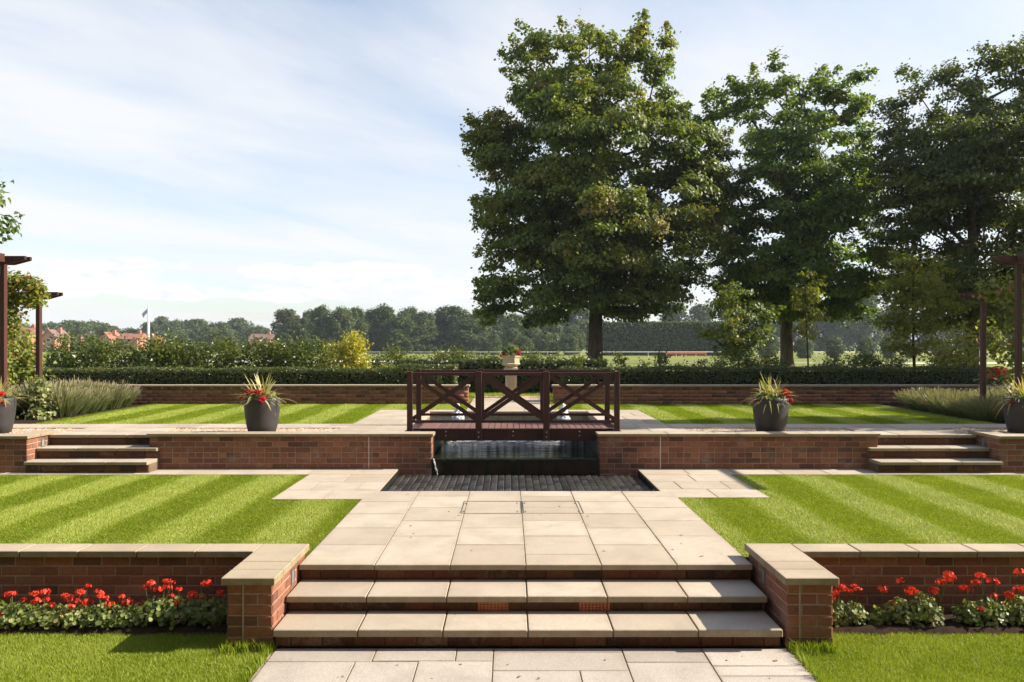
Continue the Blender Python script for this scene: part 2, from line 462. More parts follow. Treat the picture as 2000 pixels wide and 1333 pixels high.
M['leaf_climber'] = leaf_mat('climber_leaf', [(0.0, (0.08, 0.11, 0.018)), (0.5, (0.19, 0.215, 0.03)), (0.85, (0.30, 0.29, 0.05)), (1.0, (0.34, 0.12, 0.07))], 0.42)

def grass_mats():
    m, nt = new_mat('grass_blade')
    a = nt.n('ShaderNodeAttribute', attribute_name='tint').outputs['Fac']
    gp = nt.n('ShaderNodeNewGeometry').outputs['Position']
    patch = nt.math('ADD', nt.math('MULTIPLY', nt.noise(1.3, gp, 5.0, 0.6), 0.6), nt.math('MULTIPLY', nt.noise(4.5, gp, 4.0, 0.6), 0.4))
    f = nt.math('ADD', a, nt.math('MULTIPLY', nt.math('SUBTRACT', patch, 0.5), 0.95), clamp=True)
    c = nt.ramp(f, [(0.0, (0.142, 0.208, 0.011)), (0.35, (0.25, 0.322, 0.020)), (0.7, (0.405, 0.452, 0.085)), (1.0, (0.51, 0.50, 0.18))])
    p = pbr(nt, c, 0.5, None, 0.3)
    tr = nt.n('ShaderNodeBsdfTranslucent', inp={'Color': nt.mix(1.0, c, (1.25, 1.25, 0.6), 'MULTIPLY')}).outputs[0]
    finish(nt, nt.n('ShaderNodeMixShader', inp={0: 0.35, 1: p, 2: tr}).outputs[0])
    m2, nt = new_mat('turf')
    gp = nt.n('ShaderNodeNewGeometry').outputs['Position']
    f = nt.noise(60.0, gp, 5.0, 0.7)
    c = nt.ramp(f, [(0.3, (0.11, 0.135, 0.012)), (0.7, (0.26, 0.28, 0.034))])
    finish(nt, pbr(nt, c, 0.9, bump(nt, f, 0.8, 0.02), 0.1))
    return m, m2
M['blade'], M['turf'] = grass_mats()

def field_mat():
    m, nt = new_mat('field_grass')
    gp = nt.n('ShaderNodeNewGeometry').outputs['Position']
    s = nt.n('ShaderNodeSeparateXYZ', inp={0: gp})
    mp = nt.n('ShaderNodeMapping', inp={'Vector': gp, 'Scale': (0.02, 0.12, 1)}).outputs[0]
    f = nt.noise(1.0, mp, 6.0, 0.6)
    c = nt.ramp(f, [(0.3, (0.13, 0.16, 0.035)), (0.5, (0.19, 0.21, 0.05)), (0.72, (0.27, 0.25, 0.08))])
    c = nt.mix(0.5, c, nt.ramp(nt.noise(3.0, gp, 4.0), [(0.3, 0.7), (0.7, 1.2)]), 'MULTIPLY')
    finish(nt, pbr(nt, c, 0.95, None, 0.05))
    return m
M['field'] = field_mat()
M['sandtrack'] = plain('sand_track', (0.42, 0.41, 0.37), 0.95, 0.1, 0.15, 0.4, 0.1)

def water_mat(name, col, scale, strength):
    m, nt = new_mat(name)
    gp = nt.n('ShaderNodeNewGeometry').outputs['Position']
    mp = nt.n('ShaderNodeMapping', inp={'Vector': gp, 'Scale': (0.35, 1.8, 1)}).outputs[0]
    h = nt.math('ADD', nt.noise(scale, mp, 3.0, 0.5, 0.6), nt.math('MULTIPLY', nt.noise(scale * 3.3, mp, 2.0), 0.35))
    nrm = bump(nt, h, strength, 0.03)
    finish(nt, nt.n('ShaderNodeBsdfPrincipled', inp={'Base Color': (*col, 1), 'Roughness': 0.04, 'IOR': 1.33, 'Specular IOR Level': 0.6, 'Normal': nrm}).outputs[0])
    return m
M['water'] = water_mat('pool_water', (0.014, 0.017, 0.006), 5.0, 1.0)

def fall_mat():
    m, nt = new_mat('falling_water')
    gp = nt.n('ShaderNodeNewGeometry').outputs['Position']
    mp = nt.n('ShaderNodeMapping', inp={'Vector': gp, 'Scale': (14, 1, 1.5)}).outputs[0]
    f = nt.noise(1.0, mp, 5.0, 0.6)
    c = nt.ramp(f, [(0.40, (0.05, 0.055, 0.05)), (0.62, (0.75, 0.78, 0.80))])
    finish(nt, pbr(nt, c, 0.25, bump(nt, f, 0.5, 0.02), 0.5))
    return m
M['fallwater'] = fall_mat()
# ------------------------------------------------------------------ ground and far land
def W(o, root):
    """parent an object that was built in world coordinates"""
    o.parent = root
    o.matrix_parent_inverse = Matrix.Translation(root.location).inverted()
    return o

def ground_z(y):
    return float(np.interp(y, [-40, 10.70, 10.72, 17.2, 19.0, 26, 60, 120, 4000], [-0.47, -0.47, -0.10, -0.10, 0.40, 0.36, -0.28, -0.5, -0.5]))

ys = sorted(set([-40, -10, 4, 10.70, 10.72, 17.2, 19.0, 22, 26, 32, 40, 50, 60, 75, 90, 120, 160, 220, 320, 600, 1200, 2500, 4000]))
xs = [-3000, -800, -250, -120, -60, -30, -15, 0, 15, 30, 60, 120, 250, 800, 3000]
gv = [(x, y, ground_z(y)) for y in ys for x in xs]
gf = [(j * len(xs) + i, j * len(xs) + i + 1, (j + 1) * len(xs) + i + 1, (j + 1) * len(xs) + i) for j in range(len(ys) - 1) for i in range(len(xs) - 1)]
o = np_obj('ground', gv, gf, M['field']); tag(o, 'open grassy racecourse field beyond the garden', None, None, 'structure')
# pale all-weather track across the field
tv, tf = [], []
for i, x in enumerate(np.linspace(-400, 8, 41)):
    for y in (88, 96, 106):
        tv.append((x, y + 4 * math.sin(x / 60.0), ground_z(y) + 0.05))
for i in range(40):
    for k in range(2):
        a = i * 3 + k
        tf.append((a, a + 3, a + 4, a + 1))
o = np_obj('track', tv, tf, M['sandtrack']); tag(o, 'pale sandy racetrack crossing the far field', None, None, 'structure')

# ------------------------------------------------------------------ slabs, bricks
_slabs = {}
def slab(parent, x0, x1, y0, y1, z, th=0.045, mat='slab', name='slab', gap=0.0045, tilt=0.0016, bev=0.005):
    w_, d_ = x1 - x0 - 2 * gap, y1 - y0 - 2 * gap
    key = (round(w_, 3), round(d_, 3), th, mat, bev)
    if key not in _slabs:
        _slabs[key] = MB().box(-w_ / 2, w_ / 2, -d_ / 2, d_ / 2, -th, 0, bev).mesh('slab', M[mat])
    o = bpy.data.objects.new(name, _slabs[key])
    o.location = ((x0 + x1) / 2, (y0 + y1) / 2, z + random.uniform(-0.0012, 0.0012))
    o.rotation_euler = (random.uniform(-tilt, tilt), random.uniform(-tilt, tilt), random.uniform(-0.0015, 0.0015))
    C.objects.link(o)
    return W(o, parent)

def brick_mesh(L, Hh=0.066, D=0.06, c=0.005, mat='brick'):
    mb = MB()
    x, z = L / 2, Hh / 2
    back = [(-x, D, -z), (x, D, -z), (x, D, z), (-x, D, z)]
    mid = [(-x, c, -z), (x, c, -z), (x, c, z), (-x, c, z)]
    fr = [(-x + c, 0, -z + c), (x - c, 0.0012, -z + c), (x - c, 0, z - c), (-x + c, -0.0012, z - c)]
    fs = [(8, 9, 10, 11)]
    for k in range(4):
        fs.append((k, (k + 1) % 4, (k + 1) % 4 + 4, k + 4)); fs.append((k + 4, (k + 1) % 4 + 4, (k + 1) % 4 + 8, k + 8))
    mb.add(back + mid + fr, fs)
    return mb.mesh('brick', M[mat])
BR_S, BR_H = brick_mesh(0.215), brick_mesh(0.1025)
BR_D = brick_mesh(0.215, mat='brick_shaded')

def brick_face(root, start, rz, length, z0, courses, ch=0.075, bl=0.225, pattern='garden', phase=0, slits=()):
    """lay bricks one by one on a wall face; start = left end of the face as seen from in front"""
    ca, sa = math.cos(rz), math.sin(rz)
    n = 0
    for i in range(courses):
        header = pattern == 'garden' and (i + phase) % 4 == 2
        mod = bl / 2 if header else bl
        me = BR_H if header else BR_S
        x = -mod / 2 if ((i + phase) % 2 and not header) else (-mod / 2 if header and pattern == 'garden' and i % 2 else 0.0)
        while x < length - 0.02:
            a, b = max(x, 0.0), min(x + mod, length)
            if b - a > 0.035:
                o = bpy.data.objects.new('brick', me)
                s = (b - a - 0.010) / (mod - 0.010)
                lx = (a + b) / 2
                proud = random.uniform(-0.002, 0.002)
                o.location = (start[0] + ca * lx + sa * proud, start[1] + sa * lx - ca * proud, z0 + (i + 0.5) * ch + random.uniform(-0.001, 0.001))
                o.rotation_euler = (0, random.uniform(-0.004, 0.004), rz)
                o.scale = ((mod - 0.010) / (0.1025 if header else 0.215) * s, 1, (ch - 0.009) / 0.066)
                C.objects.link(o); W(o, root); n += 1
            x += mod
    return n

def core(root, x0, x1, y0, y1, z0, z1, name='mortar', mat='mortar'):
    return W(MB().box(x0, x1, y0, y1, z0, z1).obj(name, M[mat]), root)

# ------------------------------------------------------------------ lower paving (sandstone flags)
GZ = -0.411
flag_rows = [  # x0, x1, y0, y1 as cut stone sizes differ
    (-1.66, -0.94, 5.12, 5.345), (-0.94, -0.37, 5.13, 5.345), (-0.37, -0.11, 5.13, 5.345), (-1.66, -1.05, 4.72, 5.12), (-1.05, -0.62, 4.75, 5.12),
    (-0.62, -0.11, 4.72, 5.13), (-0.11, 0.80, 5.28, 5.345), (-0.11, 0.80, 4.98, 5.28), (-0.11, 0.47, 4.55, 4.98), (0.47, 0.80, 4.55, 4.98),
    (0.80, 1.37, 5.11, 5.345), (0.80, 1.37, 4.70, 5.11), (1.37, 1.98, 5.05, 5.345), (1.37, 1.98, 4.90, 5.05), (1.37, 1.98, 4.45, 4.90),
    (-1.66, -1.05, 4.2, 4.72), (-1.05, -0.62, 4.2, 4.75), (-0.62, -0.11, 4.2, 4.72), (-0.11, 0.35, 4.0, 4.55), (0.35, 0.80, 4.0, 4.55), (0.80, 1.37, 4.1, 4.70), (1.37, 1.98, 4.0, 4.45),
    (-1.66, -1.0, 3.5, 4.2), (-1.0, -0.11, 3.5, 4.2), (-0.11, 0.8, 3.3, 4.0), (0.8, 1.37, 3.4, 4.1), (1.37, 1.98, 3.4, 4.0)]
pv = MB().box(-1.68, 2.0, 3.3, 5.36, GZ - 0.06, GZ - 0.008).obj('lower_path', M['joint'])
tag(pv, 'path of pale sandstone flags below the steps', None, None, 'structure')
for a in flag_rows:
    slab(pv, *a, GZ, 0.04, 'flag', 'flagstone', 0.0032, 0.003, 0.0035)

# ------------------------------------------------------------------ front steps and their wing walls
XL, XR = -1.675, 1.945
st = empty('garden_steps', (0.135, 5.3, GZ), 'three broad stone-topped brick steps up from the sandstone path', 'steps')
for a_ in ((5.372, GZ, -0.318), (5.688, -0.318, -0.182), (6.03, -0.182, -0.052)): core(st, XL, XR, a_[0], 6.3, a_[1], a_[2], 'mortar', 'mortar_shaded')
cw = (XR - XL) / 6
for k in range(6):
    slab(st, XL + k * cw, XL + (k + 1) * cw, 5.30, 5.70, -0.265, 0.05, 'slab', 'tread', 0.004, 0.001)
    slab(st, XL + k * cw, XL + (k + 1) * cw, 5.62, 6.04, -0.135, 0.045, 'slab', 'tread', 0.004, 0.001)
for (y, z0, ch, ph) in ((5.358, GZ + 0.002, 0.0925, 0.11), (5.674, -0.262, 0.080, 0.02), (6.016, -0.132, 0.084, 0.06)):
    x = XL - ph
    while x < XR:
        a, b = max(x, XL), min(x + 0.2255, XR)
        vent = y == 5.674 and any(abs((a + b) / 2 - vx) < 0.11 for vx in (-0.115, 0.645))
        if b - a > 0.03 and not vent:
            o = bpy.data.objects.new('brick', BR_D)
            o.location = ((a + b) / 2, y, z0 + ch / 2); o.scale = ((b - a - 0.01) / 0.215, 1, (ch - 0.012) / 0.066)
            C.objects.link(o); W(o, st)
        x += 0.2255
for vx in (-0.12, 0.648):                          # terracotta air bricks with square holes
    vb = MB()
    x0, x1, z0, z1 = vx - 0.108, vx + 0.108, -0.262, -0.184
    nx, nz = 8, 4
    hw, hh = 0.0125, 0.0085
    px_ = (x1 - x0) / nx; pz_ = (z1 - z0) / nz
    for i in range(nx + 1):
        c = x0 + i * px_
        vb.box(c - (px_ - hw) / 2, c + (px_ - hw) / 2, 5.668, 5.70, z0, z1)
    for j in range(nz + 1):
        c = z0 + j * pz_
        vb.box(x0, x1, 5.6695, 5.6995, c - (pz_ - hh) / 2, c + (pz_ - hh) / 2)
    v = W(vb.obj('air_brick', M['terracotta']), st)
    W(MB().box(x0, x1, 5.690, 5.72, z0, z1).obj('vent_void', M['black']), st)

def wing(name, label, sx, xa, xb, inner):
    """low L-shaped brick wall beside the steps: pier running forward and a long wall behind the flower bed"""
    root = empty(name, ((xa + xb) / 2, 5.7, GZ), label, 'wall')
    core(root, xa + 0.0055, xb - 0.0055, 5.3555, 6.20, GZ - 0.05, 0.05)
    far = -9.0 if sx < 0 else 9.0
    x0, x1 = (far, xa) if sx < 0 else (xb, far)
    core(root, x0, x1, 6.0355, 6.20, GZ - 0.05, 0.05)
    nc, ch = 6, 0.0772
    brick_face(root, (xa, 5.35), 0, xb - xa, GZ - 0.003, nc, ch, 0.2187, 'run')
    if sx < 0:
        brick_face(root, (xb, 5.35), R(90), 0.85, GZ - 0.003, nc, ch, 0.2125, 'run', 1)
        brick_face(root, (xa, 6.20), R(-90), 0.17, GZ - 0.003, nc, ch, 0.2125, 'run', 1)
        brick_face(root, (xa, 6.03), R(-90), 0.68, GZ - 0.003, nc, ch, 0.2125, 'run', 1)
        brick_face(root, (-5.7, 6.03), 0, -5.7 * -1 + xa, GZ - 0.003, nc, ch, 0.230, 'run')
    else:
        brick_face(root, (xa, 6.20), R(-90), 0.85, GZ - 0.003, nc, ch, 0.2125, 'run', 1)
        brick_face(root, (xb, 5.35), R(90), 0.68, GZ - 0.003, nc, ch, 0.2125, 'run', 1)
        brick_face(root, (xb, 6.03), 0, 5.7 - xb, GZ - 0.003, nc, ch, 0.230, 'run')
    # coping
    ca, cb = (xa - 0.03, xb + 0.028) if sx < 0 else (xa - 0.028, xb + 0.03)
    for y0, y1 in ((5.31, 5.52), (5.52, 5.72), (5.72, 6.235)):
        slab(root, ca, cb, y0, y1, 0.10, 0.05, 'coping', 'coping_stone', 0.0012, 0.0, 0.005)
    x = ca if sx < 0 else cb
    for k in range(11):
        w_ = 0.47
        a, b = (x - w_, x) if sx < 0 else (x, x + w_)
        slab(root, a, b, 6.0, 6.235, 0.10, 0.05, 'coping', 'coping_stone', 0.003, 0.001, 0.005)
        x = a if sx < 0 else b
    jx = -1.898 if sx < 0 else 2.077
    core(root, jx - .006, jx + .006, 5.3465, 5.37, GZ, .049, 'expansion_joint', 'mortar')
    # recessed step light
    lx = inner
    lb = MB()
    for (a, b, c, d) in ((5.80, 5.812, -0.11, 0.01), (5.868, 5.88, -0.11, 0.01), (5.812, 5.868, -0.11, -0.098), (5.812, 5.868, -0.002, 0.01)):
        lb.box(lx - 0.006, lx + 0.006, a, b, c, d)
    l = W(lb.obj('step_light', M['steel']), root)
    MB().box(lx - 0.003, lx + 0.003, 5.812, 5.868, -0.098, -0.002).obj('lens', M['lampglass'], l)
    return root
wing('brick_wall', 'low coped brick wall with pier to the left of the front steps, behind red geraniums', -1, -2.015, -1.687, -1.687)
wing('brick_wall', 'low coped brick wall with pier to the right of the front steps, behind red geraniums', 1, 1.985, 2.315, 1.985)

# flower bed soil strips
for sx, x0, x1 in ((-1, -6.5, -2.02), (1, 2.32, 6.5)):
    n = 46
    v, f = [], []
    for i in range(n):
        for j, yy in enumerate((5.60, 5.65, 5.75, 5.9, 6.04)):
            x = x0 + (x1 - x0) * i / (n - 1)
            v.append((x, yy + (random.uniform(-.03, .03) if j == 0 else 0), GZ - 0.02 + (0 if j == 0 else 0.045 + random.uniform(-.012, .018))))
    for i in range(n - 1):
        for j in range(4):
            f.append((i * 5 + j, i * 5 + 5 + j, i * 5 + 6 + j, i * 5 + 1 + j))
    o = np_obj('flower_bed', v, f, M['soil'], smooth=False)
    tag(o, 'dark soil of the geranium bed ' + ('left' if sx < 0 else 'right') + ' of the front steps', None, None, 'structure')

# ------------------------------------------------------------------ middle terrace
bed = MB()
bed.box(XL + .003, XR - .003, 6.30, 8.965, -0.12, -0.008)
bed.box(-2.70, -1.57, 8.50, 10.57, -0.12, -0.0085); bed.box(1.82, 3.0, 8.60, 10.57, -0.12, -0.0085)
bed.box(-9, -2.71, 10.12, 10.57, -0.12, -0.0088); bed.box(3.01, 9, 10.12, 10.57, -0.12, -0.0088)
bed.box(-1.56, 1.81, 8.915, 8.967, -0.2, -0.0142)
mp_ = bed.obj('middle_path', M['joint']); tag(mp_, 'broad path of buff square slabs between the two lawns', None, None, 'structure')
for k in range(6):
    x0, x1 = XL + k * cw, XL + (k + 1) * cw
    yy = [5.97]
    nxt = 6.57 if k % 2 == 0 else 6.87 if k in (1, 5) else 6.27
    while nxt < 8.95:
        yy.append(nxt); nxt += 0.6
    yy.append(8.97)
    for a, b in zip(yy[:-1], yy[1:]):
        if b - a < 0.1: continue
        slab(mp_, x0, x1, a, b, 0.0, 0.042, 'slab', 'slab', 0.0025, 0.0010, 0.0035)
# inspection covers let into the slabs: steel rims
for (a, b) in ((-0.50, 0.135), (0.15, 0.78)):
    fr = MB()
    for (x0, x1, y0, y1) in ((a, a + 0.007, 7.78, 8.38), (b - 0.007, b, 7.78, 8.38), (a + 0.007, b - 0.007, 7.78, 7.785), (a + 0.007, b - 0.007, 8.375, 8.38)):
        fr.box(x0, x1, y0, y1, -0.01, 0.0045)
    for xx in (a + 0.02, b - 0.05):
        for yy_ in (7.84, 8.26):
            fr.box(xx, xx + 0.010, yy_, yy_ + 0.05, -0.01, 0.0042)
    o = fr.obj('inspection_cover', M['steel'])
    tag(o, ('left' if a < 0 else 'right') + ' one of two slab-filled inspection covers with thin steel rim in the path', 'manhole cover', 'inspection covers in the path')
def grid_slabs(parent, x0, x1, y0, y1, z, sx=0.6, sy=0.6, mat='slab', stagger=False, th=0.042):
    nx, ny = max(1, round((x1 - x0) / sx)), max(1, round((y1 - y0) / sy))
    for j in range(ny):
        ya, yb = y0 + (y1 - y0) * j / ny, y0 + (y1 - y0) * (j + 1) / ny
        off = 0.5 if stagger and j % 2 else 0.0
        w_ = (x1 - x0) / nx
        xa = x0
        e = x0 + w_ * (1 - off) if off else x0 + w_
        while xa < x1 - 0.05:
            e = min(e, x1)
            slab(parent, xa, e, ya, yb, z, th, mat, 'slab', 0.0025, 0.0010, 0.0035)
            xa, e = e, e + w_
grid_slabs(mp_, -2.70, -1.56, 8.50, 10.12, 0.0, 0.57, 0.54, stagger=True)
grid_slabs(mp_, 1.81, 3.0, 8.60, 10.12, 0.0, 0.595, 0.51, stagger=True)
grid_slabs(mp_, -6.9, -1.56, 10.12, 10.56, 0.0, 0.6, 0.44)
grid_slabs(mp_, 1.81, 6.9, 10.12, 10.56, 0.0, 0.6, 0.44)

# ------------------------------------------------------------------ basin with ribbed black tiles
BX0, BX1, BY0, BY1, BZ = -1.56, 1.81, 8.97, 10.55, -0.082
bs = empty('water_basin', (0.12, 9.8, -0.2), 'shallow sunken basin paved with ribbed wet black tiles below the bridge', 'basin')
core(bs, BX0 - 0.03, BX1 + 0.03, BY0 - 0.03, BY1 + 0.1, -0.25, BZ - 0.03, 'basin_floor', 'black')
for (a, b, c, d) in ((BX0 - 0.05, BX0 - 0.002, BY0, BY1), (BX1 + 0.002, BX1 + 0.05, BY0, BY1), (BX0, BX1, BY0 - 0.05, BY0 - 0.006)):
    core(bs, a, b, c, d, -0.25, -0.02, 'basin_side', 'black')
nx, ny = 36, 8
tw, td = (BX1 - BX0 - 0.02) / nx, (BY1 - BY0 - 0.02) / ny
tile = MB()
prof = [(-tw / 2 + 0.004, -0.02), (-tw / 2 + 0.006, 0.002), (-tw / 2 + 0.02, 0.008), (0, 0.013), (tw / 2 - 0.012, 0.017), (tw / 2 - 0.004, 0.012), (tw / 2 - 0.003, -0.02)]
secs = [(-td / 2 + .004, -.017), (-td / 2 + .022, -.004), (0, 0), (td / 2 - .022, -.004), (td / 2 - .004, -.017)]
kk = len(prof)
tile.add([(p[0], y_, p[1] + (dz_ if p[1] > 0 else 0)) for y_, dz_ in secs for p in prof],
         [(i * kk + j, i * kk + j + 1, i * kk + kk + j + 1, i * kk + kk + j) for i in range(len(secs) - 1) for j in range(kk - 1)] + [tuple(range(kk)), tuple(range(4 * kk, 5 * kk))])
tme = tile.mesh('tile', M['blacktile'])
for i in range(nx):
    for j in range(ny):
        o = bpy.data.objects.new('tile', tme)
        o.location = (BX0 + 0.01 + (i + 0.5) * tw, BY0 + 0.01 + (j + 0.5) * td, BZ - 0.014 + random.uniform(-.002, .002))
        o.rotation_euler = (0.055 + random.uniform(-.025, .025), random.uniform(-.03, .03), random.uniform(-.02, .02))
        C.objects.link(o); W(o, bs)
# raised run of tiles along the left side, with a shadow gap
core(bs, BX0 + 0.004, -0.55, 9.18, 9.20, BZ - 0.02, BZ + 0.018, 'tile_edge', 'black')

# ------------------------------------------------------------------ retaining wall of the upper terrace
UZ = 0.46
def terrace_wall(name, label, x0, x1, yf, joint=None, zb=0.0, ends=(True, True), brick_x=None, pit=None):
    root = empty(name, ((x0 + x1) / 2, yf + .1, 0), label, 'wall')
    core(root, x0 + 0.0055, x1 - 0.0055, yf + 0.0055, yf + 0.23, -0.3, 0.4595)
    bx0, bx1 = brick_x or (x0, x1)
    ch = 0.0757
    brick_face(root, (bx0, yf), 0, bx1 - bx0, 0.004, 6, ch, 0.2165, 'garden', 0)
    if pit:
        brick_face(root, (pit[0], yf), 0, pit[1] - pit[0], 0.004 - ch * 2, 2, ch, 0.2165, 'run', 1)
    if ends[1]: brick_face(root, (x1, yf), R(90), 0.23, 0.004, 6, ch, 0.23, 'run', 1)
    if ends[0]: brick_face(root, (x0, yf + 0.23), R(-90), 0.23, 0.004, 6, ch, 0.23, 'run', 1)
    n = max(1, round((x1 - x0 + 0.06) / 0.9))
    for k in range(n):
        w_ = (x1 - x0 + 0.06) / n
        slab(root, x0 - 0.03 + k * w_, x0 - 0.03 + (k + 1) * w_, yf - 0.035, yf + 0.265, 0.50, 0.04, 'coping', 'coping_stone', 0.003, 0.001, 0.004)
    if joint is not None:
        core(root, joint - 0.006, joint + 0.006, yf - 0.004, yf + 0.02, 0.0, 0.458, 'expansion_joint', 'sealant')
    return root
YW = 10.56
terrace_wall('brick_wall', 'brick retaining wall with stone coping left of the water, pale joint near its end', -5.07, -1.09, YW, -1.975, pit=(-1.545, -1.09))
terrace_wall('brick_wall', 'brick retaining wall with stone coping right of the water, pale joint near its end', 1.275, 5.20, YW, 2.135, pit=(1.275, 1.80))
terrace_wall('brick_wall', 'short brick wall with coping at the far left, beyond the upper left steps', -9.5, -6.62, 10.29, None, ends=(False, True), brick_x=(-8.0, -6.62))
terrace_wall('brick_wall', 'short brick wall with coping at the far right, beyond the upper right steps', 6.74, 9.5, 10.29, None, ends=(True, False), brick_x=(6.74, 8.0))
# side cheeks behind those walls, running back beside the steps
for nm, lab, xa, xb, rz, face in (('brick_wall', 'brick cheek wall lit by the sun at the left end of the upper left steps', -6.85, -6.62, R(90), -6.62),
                                  ('brick_wall', 'shaded brick cheek wall at the right end of the upper right steps', 6.74, 6.97, R(-90), 6.74)):
    root = empty(nm, ((xa + xb) / 2, 10.65, 0), lab, 'wall')
    core(root, xa + .0055, xb - .0055, 10.525, 10.93, -0.05, 0.4595)
    brick_face(root, (face, 10.53 if rz > 0 else 10.93), rz, 0.40, 0.004, 6, 0.0757, 0.20, 'run', 0)
    slab(root, xa - .03, xb + .03, 10.56, 10.96, 0.50, 0.04, 'coping', 'coping_stone', 0.002, 0, 0.004)
    xl = face + (0.001 if rz > 0 else -0.001)
    lb = MB()
    for (a, b, c, d) in ((10.60, 10.612, .30, .42), (10.668, 10.68, .30, .42), (10.612, 10.668, .30, .312), (10.612, 10.668, .408, .42)):
        lb.box(xl - .006, xl + .006, a, b, c, d)
    l = W(lb.obj('step_light', M['steel']), root)
    MB().box(xl - .003, xl + .003, 10.612, 10.668, .312, .408).obj('lens', M['lampglass'], l)

def far_steps(label, x0, x1):
    root = empty('garden_steps', ((x0 + x1) / 2, 10.2, 0), label, 'steps')
    for a_ in ((10.245, -0.1, 0.112), (10.52, 0.112, 0.262), (10.81, 0.262, 0.415)): core(root, x0, x1, a_[0], 11.0, a_[1], a_[2], 'mortar', 'mortar_shaded')
    n = 2
    for k in range(3):
        a, b = x0 + (x1 - x0) * k / 3, x0 + (x1 - x0) * (k + 1) / 3
        slab(root, a, b, 10.19, 10.55, 0.155, 0.042, 'slab', 'tread', 0.003, 0.0005)
        slab(root, a, b, 10.47, 10.84, 0.305, 0.042, 'slab', 'tread', 0.003, 0.0005)
        slab(root, a, b, 10.76, 11.20, 0.458, 0.042, 'slab', 'tread', 0.003, 0.0005)
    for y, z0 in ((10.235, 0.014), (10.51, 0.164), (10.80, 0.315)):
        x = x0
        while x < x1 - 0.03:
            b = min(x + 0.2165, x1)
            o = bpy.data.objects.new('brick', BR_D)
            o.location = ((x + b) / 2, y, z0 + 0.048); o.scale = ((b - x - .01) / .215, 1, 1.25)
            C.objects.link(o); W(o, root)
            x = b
far_steps('three narrow stone steps up to the upper terrace at the left', -6.61, -4.925)
far_steps('three narrow stone steps up to the upper terrace at the right, dappled with shade', 5.05, 6.73)

# ------------------------------------------------------------------ upper terrace paving
PX0, PX1 = -1.53, 1.52
ub = MB()
ub.box(-9.5, -6.62, 10.95, 12.2, -.1, .444); ub.box(-6.62, -5.07, 11.0, 12.2, -.1, .4438)
ub.box(-5.07, PX0, 10.79, 12.2, -.1, .4442); ub.box(PX1, 5.2, 10.79, 12.2, -.1, .4442); ub.box(5.2, 6.74, 11.0, 12.2, -.1, .4438); ub.box(6.74, 9.5, 10.95, 12.2, -.1, .444)
ub.box(-2.55, PX0, 12.2, 14.85, -.1, .4442); ub.box(PX1, 2.55, 12.2, 14.85, -.1, .4442); ub.box(PX0, PX1, 14.5, 14.85, -.1, .4442)
ub.box(-0.85, 0.9, 14.85, 18.9, -.1, .4442)
up = ub.obj('upper_path', M['gravel']); tag(up, 'slab paths of the upper terrace round the pool, edged with gravel', None, None, 'structure')
grid_slabs(up, -9.0, -2.55, 11.65, 12.22, UZ, 0.6, 0.57); grid_slabs(up, 2.55, 9.0, 11.65, 12.22, UZ, 0.6, 0.57)
grid_slabs(up, -6.55, -5.17, 11.20, 11.65, UZ, 0.69, 0.45); grid_slabs(up, 5.2, 6.7, 11.20, 11.65, UZ, 0.75, 0.45)
grid_slabs(up, -2.62, PX0, 10.83, 11.65, UZ, 0.54, 0.41); grid_slabs(up, PX1, 2.72, 10.83, 11.65, UZ, 0.6, 0.41)
grid_slabs(up, -2.55, PX0, 11.65, 14.85, UZ, 0.51, 0.6, stagger=True); grid_slabs(up, PX1, 2.55, 11.65, 14.85, UZ, 0.515, 0.6, stagger=True)
grid_slabs(up, PX0, PX1, 14.5, 14.85, UZ, 0.6, 0.35)
grid_slabs(up, -0.85, 0.9, 14.85, 17.6, UZ, 0.5833, 0.6)
# loose pebbles on the gravel strips
pts = []
for (x0, x1, y0, y1, n) in ((-5.15, -2.64, 10.84, 11.63, 2600), (2.74, 5.15, 10.84, 11.63, 2600), (-9, -6.65, 10.97, 11.63, 1500), (6.76, 9, 10.97, 11.63, 1500), (-0.85, 0.9, 17.62, 18.9, 900)):
    pts.append(np.column_stack([rng.uniform(x0, x1, n), rng.uniform(y0, y1, n), np.full(n, 0.447)]))
pts = np.concatenate(pts)
oct_v = np.array([(1, 0, 0), (0, 1, 0), (-1, 0, 0), (0, -1, 0), (0, 0, .7), (0, 0, -.7)], float)
oct_f = np.array([(0, 1, 4), (1, 2, 4), (2, 3, 4), (3, 0, 4)])
s = rng.uniform(.009, .021, (len(pts), 1, 3))
a = rng.uniform(0, 6.28, len(pts)); ca, sa = np.cos(a), np.sin(a)
ov = oct_v[None] * s
ov = np.stack([ov[..., 0] * ca[:, None] - ov[..., 1] * sa[:, None], ov[..., 0] * sa[:, None] + ov[..., 1] * ca[:, None], ov[..., 2]], -1) + pts[:, None, :]
of = (oct_f[None] + (np.arange(len(pts)) * 6)[:, None, None]).reshape(-1, 3)
m, nt = new_mat('pebble')
t_ = nt.n('ShaderNodeAttribute', attribute_name='tint').outputs['Fac']
finish(nt, pbr(nt, nt.ramp(t_, [(0, (0.33, 0.20, 0.12)), (0.5, (0.55, 0.40, 0.28)), (1, (0.66, 0.56, 0.45))]), 0.8))
o = np_obj('gravel', ov.reshape(-1, 3), of, m, tint=np.repeat(rng.random(len(pts)), 6))
tag(o, 'pinkish gravel strips beside the planters and below the urn', None, None, 'stuff')

